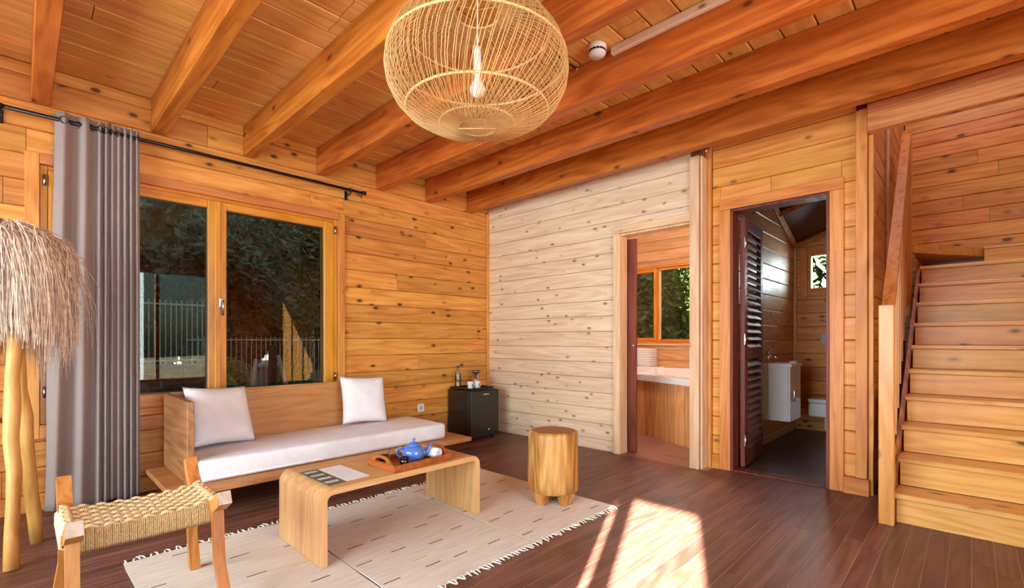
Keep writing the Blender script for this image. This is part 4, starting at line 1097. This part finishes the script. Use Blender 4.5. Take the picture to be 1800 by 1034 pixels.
MB().tube([(0, 0, 2.34), (0, 0, 2.79)], 0.0035, 8).build('cord', plain('cream_cord', '#e0d4c0', 0.6), pl)
MB().lathe([(0.0, 2.789), (0.045, 2.785), (0.048, 2.796), (0.048, 2.799), (0.0, 2.799)], n=24).build('ceiling_rose', WPLAST, pl)
sk2 = MB().lathe([(0.0, 2.345), (0.010, 2.345), (0.016, 2.32), (0.018, 2.25), (0.018, 2.225), (0.0, 2.225)], n=20).build('lamp_holder', WPLAST, pl)
MB().lathe([(0.0135, 2.224), (0.0135, 2.205), (0.02, 2.19), (0.031, 2.168), (0.033, 2.155), (0.029, 2.138), (0.016, 2.126), (0.0, 2.122)], n=24).build('bulb', plain('opal_bulb', '#f4f2ee', 0.3), sk2)
for an in (0.3, 0.3 + 2 * PI / 3, 0.3 + 4 * PI / 3):
    MB().tube([(0.1 * math.cos(an), 0.1 * math.sin(an), 2.482), (0.0, 0.0, 2.50)], 0.002, 5).build('spoke', RATR, pl)

# ------------------------------------------------------------------ detector, conduit, rod on the ceiling
sm = thing('smoke_detector', 'white round smoke detector on the ceiling boards', 'smoke detector', (2.645, -1.605, ZC - 0.002))
MB().lathe([(0.0, 0.0), (0.052, 0.0), (0.053, -0.004), (0.053, -0.028), (0.050, -0.031), (0.0, -0.031)], n=32).build('base', WPLAST, sm)
sl_ = MB()
for k in range(14):
    a = 2 * PI * k / 14; M = Matrix.Rotation(a, 4, 'Z')
    sl_.box((0.0445, -0.008, -0.0405), (0.0505, 0.008, -0.0305), 0.0, M)
sl_.build('vent_slots', BPLAST, sm)
MB().lathe([(0.0, -0.041), (0.050, -0.041), (0.051, -0.046), (0.044, -0.058), (0.0, -0.060)], n=32).build('cover', WPLAST, sm)
cd = tag(B((2.70, -1.548, ZC - 0.05), (RTX - 0.05, -1.518, ZC - 0.004), 0.003).build('cable_batten', PALE_X), 'pale wooden cable batten running from the smoke detector along the beam', 'batten')
hr = thing('ceiling_rod', 'short black metal rod spanning two beams beside the smoke detector', 'rod', (2.44, -1.77, ZC - 0.022))
MB().tube([(0, -0.243, 0), (0, 0.243, 0)], 0.006, 8).build('rod', BLACKM, hr)
for s in (-1, 1): MB().lathe([(0.0, 0), (0.014, 0), (0.012, 0.006), (0.0, 0.006)], n=14, M=Matrix.Translation((0, s * 0.244, 0)) @ Matrix.Rotation(s * PI / 2, 4, 'X')).build('end_plate', STEEL, hr)

# ------------------------------------------------------------------ bathroom: tub and towels
tub = thing('bathtub', 'white bathtub boxed in with vertical pine boards', 'bathtub', (1.3, 1.7, 0))
front = []
for k in range(15):
    t = k / 14; x = 0.55 + t * 2.02
    y = 1.22 - 0.30 * max(0, (x - 0.9)) - 0.08 * (x - 0.55) * max(0, x - 1.2)
    front.append((x - 1.3, y - 1.7))
for k in range(14):
    (xa, ya), (xb, yb) = front[k], front[k + 1]
    L = V((xb - xa, yb - ya, 0)); ln = L.length; L.normalize(); Nn = V((L.y, -L.x, 0))
    MB().board(V((xa, ya, 0.002)) + L * 0.001, Z, L, Nn, 0.618, ln - 0.009, 0.018, 0.006).build('board', wood('tub_board_pine', light='#e2ae74', mid='#d69c60', dark='#bc8048', axis='Z', vary=0.12, knots=0.6), tub)
rim = [(x, y - 0.045) for x, y in front] + [(1.275, 0.875), (-0.75, 0.875)]
inn = [(x * 0.86 + 0.03, y + 0.14) for x, y in front] + [(1.08, 0.70), (-0.62, 0.70)]
mb = MB(); n = len(rim)
vs = [V((x, y, 0.622)) for x, y in rim] + [V((x, y, 0.69)) for x, y in rim] + [V((x, y, 0.69)) for x, y in inn] + [V((x * 0.85, y * 0.85 + 0.02, 0.25)) for x, y in inn]
fs = []
for i in range(n):
    j = (i + 1) % n
    fs += [(i, j, n + j, n + i), (n + i, n + j, 2 * n + j, 2 * n + i), (2 * n + i, 2 * n + j, 3 * n + j, 3 * n + i)]
fs += [tuple(reversed(range(n))), tuple(3 * n + i for i in range(n))]
mb.add(vs, fs).build('tub_shell', WCER, tub)
B((-1.05, 0.60, 0.0), (-0.30, 0.875, 0.70), 0.01).build('corner_deck', WCER, tub)
tow_l = ['bottom', 'second from bottom', 'second from top', 'top']
for k in range(4):
    tw = thing('folded_towel', 'folded white towel by the tub window, ' + tow_l[k] + ' of its stack', 'towel', (0.735, 2.44, 0.7015 + 0.064 * k), math.radians(-3 + 4 * (k % 2)), 'towels stacked by the tub')
    objm('fold', rounded((-0.17, -0.11, 0.0), (0.17, 0.11, 0.031), 0.012, 3, name='fold'), plain('terry_towel', '#ececf2', 0.95, noise=0.05, nscale=90, bump=0.6), tw)
    objm('fold', rounded((-0.168, -0.112, 0.0315), (0.168, 0.108, 0.0625), 0.012, 3, name='fold'), MATS['terry_towel'], tw)

# ------------------------------------------------------------------ toilet room
vn = thing('basin_cabinet', 'white glossy wall-hung basin cabinet in the toilet room', 'basin cabinet', (2.664, 1.465, 0.28))
WG = plain('white_gloss', '#e4e6f0', 0.15, coat=0.5)
B((0.0, -0.195, 0.0), (0.262, 0.195, 0.535), 0.002).build('body', WG, vn)
vd = B((0.264, -0.195, 0.0), (0.282, 0.195, 0.535), 0.002).build('door', WG, vn)
MB().tube([(0.283, -0.12, 0.33), (0.30, -0.12, 0.33), (0.30, -0.12, 0.20), (0.283, -0.12, 0.20)], 0.005, 8).build('handle', CHROME, vd)
mb = MB()
o_ = [(-0.0, -0.205), (0.295, -0.205), (0.295, 0.205), (-0.0, 0.205)]; i_ = [(0.07, -0.16), (0.27, -0.16), (0.27, 0.16), (0.07, 0.16)]
vs = [V((x, y, 0.537)) for x, y in o_] + [V((x, y, 0.565)) for x, y in o_] + [V((x, y, 0.565)) for x, y in i_] + [V((x * 0.9 + 0.015, y * 0.85, 0.545)) for x, y in i_]
fs = []
for i in range(4):
    j = (i + 1) % 4; fs += [(i, j, 4 + j, 4 + i), (4 + i, 4 + j, 8 + j, 8 + i), (8 + i, 8 + j, 12 + j, 12 + i)]
fs += [(3, 2, 1, 0), (12, 13, 14, 15)]
mb.add(vs, fs).build('basin', WCER, vn)
fa = MB().lathe([(0.022, 0.566), (0.020, 0.572), (0.016, 0.575), (0.016, 0.66), (0.019, 0.662), (0.019, 0.69), (0.0, 0.692)], (0.035, 0.0, 0), 20).build('faucet', CHROME, vn)
MB().tube([(0.04, 0, 0.635), (0.09, 0, 0.628), (0.125, 0, 0.615)], [0.012, 0.011, 0.009], 10).build('spout', CHROME, fa)
MB().tube([(0.035, 0, 0.695), (0.075, 0, 0.715)], [0.008, 0.005], 8).build('lever', CHROME, fa)
sd_ = thing('soap_dish', 'small white soap dish on the basin edge', 'soap dish', (2.885, 1.635, 0.8455))
MB().lathe([(0.0, 0.0), (0.03, 0.0), (0.042, 0.012), (0.038, 0.012), (0.028, 0.004), (0.0, 0.004)], n=24).build('dish', WCER, sd_)
objm('soap_bar', rounded((-0.02, -0.014, 0.0045), (0.02, 0.014, 0.018), 0.006, 3, name='soap_bar'), plain('soap', '#e0c8b0', 0.5), sd_)
to = thing('toilet', 'boxy white wall-hung toilet under the small window', 'toilet', (3.10, 2.36, 0))
objm('bowl', rounded((-0.185, -0.25, 0.235), (0.185, 0.25, 0.385), 0.025, 4, name='bowl'), WCER, to)
objm('seat_lid', rounded((-0.188, -0.255, 0.388), (0.188, 0.25, 0.432), 0.012, 3, name='seat_lid'), WCER, to)
objm('pedestal', rounded((-0.075, -0.02, 0.055), (0.13, 0.25, 0.234), 0.015, 3, name='pedestal'), WCER, to)
B((-0.07, -0.01, 0.0), (0.12, 0.24, 0.054), 0.004).build('shadow_block', BPLAST, to)  # black block stands in for the shadow beneath the pedestal
rl = thing('paper_dispenser', 'round white paper dispenser on the toilet back wall', 'dispenser', (3.03, 2.617, 1.09))
MB().lathe([(0.0, 0.0), (0.075, 0.0), (0.08, 0.008), (0.08, 0.10), (0.07, 0.112), (0.0, 0.115)], n=28, M=Matrix.Rotation(PI / 2, 4, 'X')).build('drum', plain('grey_plastic', '#c8c8d4', 0.3), rl)
MB().lathe([(0.0, 0.1155), (0.02, 0.1155), (0.018, 0.12), (0.0, 0.12)], n=16, M=Matrix.Rotation(PI / 2, 4, 'X')).build('hub', BPLAST, rl)

# ------------------------------------------------------------------ outside
GR = plain('garden_soil', '#7c6c50', 0.95, noise=0.45, nscale=1.3, bump=0.4)
mb = MB()
N_ = 40; vs = []; fs = []
for i in range(N_ + 1):
    for j in range(N_ + 1):
        x, y = -40 + 80 * i / N_, -40 + 80 * j / N_
        z = -0.16 + (0.06 * math.sin(1.3 * x) * math.cos(1.1 * y) - 0.05)
        vs.append(V((x, y, z)))
for i in range(N_):
    for j in range(N_): fs.append((i * (N_ + 1) + j, (i + 1) * (N_ + 1) + j, (i + 1) * (N_ + 1) + j + 1, i * (N_ + 1) + j + 1))
g = tag(mb.add(vs, fs, True).build('ground', GR), 'dry garden ground outside the cabin', kind='structure')
# upper storey and roof mass over the room
shell('roof', 'upper storey and roof of the timber cabin', LOG_X, [((-0.6, FRY - 0.5, 2.95), (3.55, 3.3, 4.9)), ((3.55, FRY - 0.5, 2.95), (4.97, 0.12, 4.9)), ((4.97, FRY - 0.5, 2.95), (RTX + 0.5, 3.3, 4.9)), ((3.55, 2.82, 2.95), (4.97, 3.3, 4.9)), ((3.5, 0.1, 4.72), (5.0, 2.85, 4.9))])

# low brick wall and bar fence beyond the window
bwl = thing('garden_wall', 'low dark brick garden wall below the bar fence', 'garden wall', (-5.0, -1.9, -0.3))
BR = plain('old_brick', '#54382c', 0.9, noise=0.4, nscale=9, bump=0.3)
B((-0.08, -2.5, 0.0), (0.06, 0.35, 0.94)).build('mortar_core', plain('mortar', '#5c544c', 0.95, noise=0.2), bwl)
for r_ in range(9):
    for c_ in range(10):
        y0 = -2.5 + c_ * 0.285 + (0.14 if r_ % 2 else 0)
        y1 = min(y0 + 0.275, 0.36)
        if y1 - y0 > 0.05: B((0.061, y0, 0.045 + r_ * 0.1), (0.085, y1, 0.135 + r_ * 0.1), 0.006).build('brick', BR, bwl)
B((-0.12, -2.52, 0.941), (0.11, 0.38, 0.985), 0.008).build('coping', plain('stone_coping', '#5e5a58', 0.9, noise=0.2), bwl)
def fence(label, x, y0, y1, z0, z1, step, mat):
    f = thing('bar_fence', label, 'fence', (x, y0, z0))
    for k in range(int((y1 - y0) / step) + 1):
        B((-0.008, k * step - 0.008, 0), (0.008, k * step + 0.008, z1 - z0), 0.002).build('bar', mat, f)
    for z in (0.05, z1 - z0 - 0.08): B((-0.014, -0.02, z), (0.014, y1 - y0 + 0.02, z + 0.03), 0.003).build('rail', mat, f)
    return f
PALEB = plain('pale_fence_metal', '#a8a094', 0.6, noise=0.25, nscale=12)
fence('pale metal bar fence standing on the brick garden wall', -5.02, -4.35, -1.55, 0.686, 1.72, 0.072, PALEB)
fence('pale metal bar fence further back among the trees', -7.2, -1.6, 3.4, -0.2, 1.15, 0.10, PALEB)
for k, (x, y, lean, hgt, lb) in enumerate(((-3.4, -1.62, 0.10, 1.0, 'thin pale wooden stake leaning in the garden left of the dark prop'), (-3.3, -0.98, -0.26, 1.05, 'pale slanted wooden stake crossing the dark prop'), (-4.4, 0.02, 0.05, 1.35, 'pale upright wooden stake near the shrubs'))):
    o = tag(MB().tube([(0, 0, -0.1), (0, lean * 0.5, hgt * 0.5), (0, lean, hgt)], [0.035, 0.03, 0.026], 8).build('garden_stake', plain('bleached_wood', '#c0b4a0', 0.8, noise=0.2), loc=(x, y, -0.2)), lb, 'stake', 'stakes in the garden')
o = tag(B((-0.05, -0.05, -0.1), (0.05, 0.05, 1.2), 0.01).build('garden_prop', plain('dark_post', '#2c2c2c', 0.8), loc=(-3.5, -1.25, -0.2)), 'dark square timber prop between the pale stakes', 'post')

# trees
BARK = plain('bark', '#3c3026', 0.95, noise=0.4, nscale=14, bump=0.6)
def leafmat(name, a, b):
    if name in MATS: return MATS[name]
    m, nt, p, out = newmat(name); N = nt.nodes
    tc = N.new('ShaderNodeTexCoord'); nz = N.new('ShaderNodeTexNoise'); nz.inputs['Scale'].default_value = 3.0; nz.inputs['Detail'].default_value = 3
    nt.links.new(tc.outputs['Object'], nz.inputs['Vector'])
    nt.links.new(ramp(nt, nz.outputs[0], [(0.35, lin(a)), (0.65, lin(b))]), p.inputs['Base Color'])
    p.inputs['Roughness'].default_value = 0.6
    MATS[name] = m; return m
LEAF_D = leafmat('dark_leaves', '#2a3a20', '#4c6034')
LEAF_L = leafmat('bright_leaves', '#4c6028', '#8e9c50')
def crown_mesh(name, rx, rz, n, size, seed, hollow=0.35):
    rnd = random.Random(seed); vs = []; fs = []
    for k in range(n):
        while True:
            d = V((rnd.gauss(0, 1), rnd.gauss(0, 1), rnd.gauss(0, 1)))
            if d.length > 0.01: break
        d.normalize(); r = (hollow + (1 - hollow) * rnd.random()) * (0.82 + 0.3 * math.sin(4 * d.x + 5 * d.z + seed) * math.cos(3 * d.y + seed))
        c = V((d.x * rx * r, d.y * rx * r, d.z * rz * r))
        a = V((rnd.uniform(-1, 1), rnd.uniform(-1, 1), rnd.uniform(-1, 1))).normalized(); b = a.orthogonal().normalized()
        s = size * rnd.uniform(0.6, 1.3)
        i = len(vs); vs += [c - a * s, c + b * s * 0.42, c + a * s, c - b * s * 0.42]; fs.append((i, i + 1, i + 2, i + 3))
    return MB().add(vs, fs).mesh(name)
CR = [crown_mesh('foliage', 1.7, 2.0, 9000, 0.11, 1), crown_mesh('foliage', 1.7, 2.0, 9000, 0.11, 2), None]
rt = random.Random(3); vs = []; fs = []
for k in range(11000):
    an = rt.uniform(0, 2 * PI); r = 1.42 * math.sqrt(rt.random()); zc = rt.uniform(-4.5, 4.5); r *= 1.0 if abs(zc) < 3.6 else 1.0 - 0.5 * (abs(zc) - 3.6)
    c = V((r * math.cos(an), r * math.sin(an), zc)); a = V((rt.uniform(-1, 1), rt.uniform(-1, 1), rt.uniform(-1, 1))).normalized(); b = a.orthogonal().normalized(); q_ = 0.26 * rt.uniform(0.6, 1.3)
    i = len(vs); vs += [c - a * q_, c + b * q_ * 0.5, c + a * q_, c - b * q_ * 0.5]; fs.append((i, i + 1, i + 2, i + 3))
CR[2] = MB().add(vs, fs).mesh('foliage')
def tree(label, x, y, z, sc, which, mat, group, trunk=True, sz=1.0):
    t = thing('garden_tree', label, 'tree', (x, y, -0.2), 0, group)
    me = CR[which].copy(); me.materials.append(mat)
    o = bpy.data.objects.new('foliage', me); COL.objects.link(o); o.parent = t; o.location = (0, 0, z + 0.2); o.scale = (sc, sc, sc * sz); o['kind'] = 'stuff'
    o.rotation_euler = (0, 0, 0.5 * PI * random.randrange(4))
    if trunk: branch((0, 0, -0.05), (0.03, 0.02, z + 0.2), 0.13, 0.07, int(abs(x * 10 + y * 7)), 0.04).build('trunk', BARK, t)
    return t
gt = 'trees in the garden beyond the window'
for (x, y, z, sc, wh, m_, lb) in ((-7.9, -4.3, 2.7, 0.95, 0, LEAF_D, 'dark leafy tree directly behind the brick garden wall'),
                                  (-7.7, -0.55, 2.6, 0.92, 1, LEAF_D, 'dark leafy tree overhanging the gap beside the garden wall'),
                                  (-8.0, 3.2, 2.6, 0.92, 0, LEAF_L, 'sunlit leafy tree behind the further fence'),
                                  (-12.4, -6.6, 4.6, 1.75, 1, LEAF_D, 'tall dark tree standing behind the brick wall tree'),
                                  (-12.2, 0.3, 4.4, 1.75, 0, LEAF_D, 'tall dark tree closing the view over the garden'),
                                  (-12.4, 7.2, 4.4, 1.75, 1, LEAF_D, 'tall dark tree behind the sunlit tree')):
    tree(lb, x, y, z, sc, wh, m_, gt)
for (x, y, z, sc, lb) in ((-5.7, 1.2, 0.35, 0.34, 'bright green shrub at the foot of the drooping tree'), (-5.4, -0.2, 0.2, 0.26, 'low bright shrub beside the upright stake'), (-6.2, -1.2, 0.25, 0.3, 'pale green shrub in front of the further fence'), (-6.5, 2.3, 0.4, 0.34, 'tall bright shrub at the end of the further fence'), (-4.6, 0.75, 0.12, 0.22, 'small leafy shrub close to the window')):
    tree(lb, x, y, z, sc, 1, LEAF_L, 'shrubs in the garden', False)
for (x, y, z, sc, wh, m_, lb) in ((-1.5, 6.4, 1.9, 0.95, 0, LEAF_L, 'bright green tree filling the bathroom window'), (2.1, 8.6, 1.2, 0.5, 1, LEAF_L, 'small green tree behind the toilet window'), (-5.2, 7.2, 2.6, 0.95, 0, LEAF_D, 'dark tree at the edge of the bathroom window'), (-3.2, 11.5, 2.8, 1.3, 1, LEAF_D, 'dark tree behind the bright bathroom window tree')):
    tree(lb, x, y, z, sc, wh, m_, 'trees behind the bathroom')
for k in range(7):
    tree('tall hedge tree at the garden boundary, ' + ordn[k] + ' of its row', -17.5, -9.0 + 3.5 * k, 4.4, 1.0, 2, LEAF_D, 'hedge trees at the garden boundary')
for k in range(7):
    tree('hedge tree of the outer row beyond the garden boundary, ' + ordn[k] + ' of its row', -20.9, -7.25 + 3.5 * k, 4.4, 1.0, 2, LEAF_D, 'hedge trees at the garden boundary')
for k in range(4):
    tree('tall hedge tree behind the bathroom, ' + ordn[k] + ' of its row', -9.0 + 3.5 * k, 16.0, 4.4, 1.0, 2, LEAF_D, 'hedge trees behind the bathroom')
# unseen tall trees added on the sunny side to shade garden and front
sun_x = (5.1, 1.65, -1.8, -5.25, -8.7, -12.15, -15.6)
for k, x in enumerate(sun_x):
    tree('unseen tall tree added for shade on the sunny side, ' + ordn[k] + ' of its row', x, -11.6, 6.4, 1.0, 2, LEAF_D, 'unseen trees added for shade', sz=1.4)
    tree('unseen second-row tree added for shade on the sunny side, ' + ordn[k] + ' of its row', x - 0.1, -15.8, 7.0, 1.0, 2, LEAF_D, 'unseen trees added for shade', sz=1.5)
tree('small leafy tree outside the narrow glazed door', 5.55, -8.15, 3.30, 0.28, 0, LEAF_D, None, True)

# unseen lamp and point light added to brighten the bathroom
bcl = thing('bath_fill_lamp', 'unseen round white lamp added to brighten the bathroom', 'ceiling lamp', (1.75, 0.5, 2.70))
MB().lathe([(0.0, -0.06), (0.08, -0.055), (0.12, -0.03), (0.13, -0.008)], n=28).build('diffuser', plain('opal_lit', '#fff2dc', 0.4, emit=6.0), bcl)
MB().lathe([(0.135, -0.008), (0.135, 0.0), (0.0, 0.0)], n=28).build('base', WPLAST, bcl)
bl_ = bpy.data.lights.new('bath_fill_light', 'POINT'); bl_.energy = 85; bl_.color = (1.0, 0.93, 0.82); bl_.shadow_soft_size = 0.12
blo = bpy.data.objects.new('bath_fill_light', bl_); COL.objects.link(blo); blo.location = (0, 0, -0.2); blo.parent = bcl
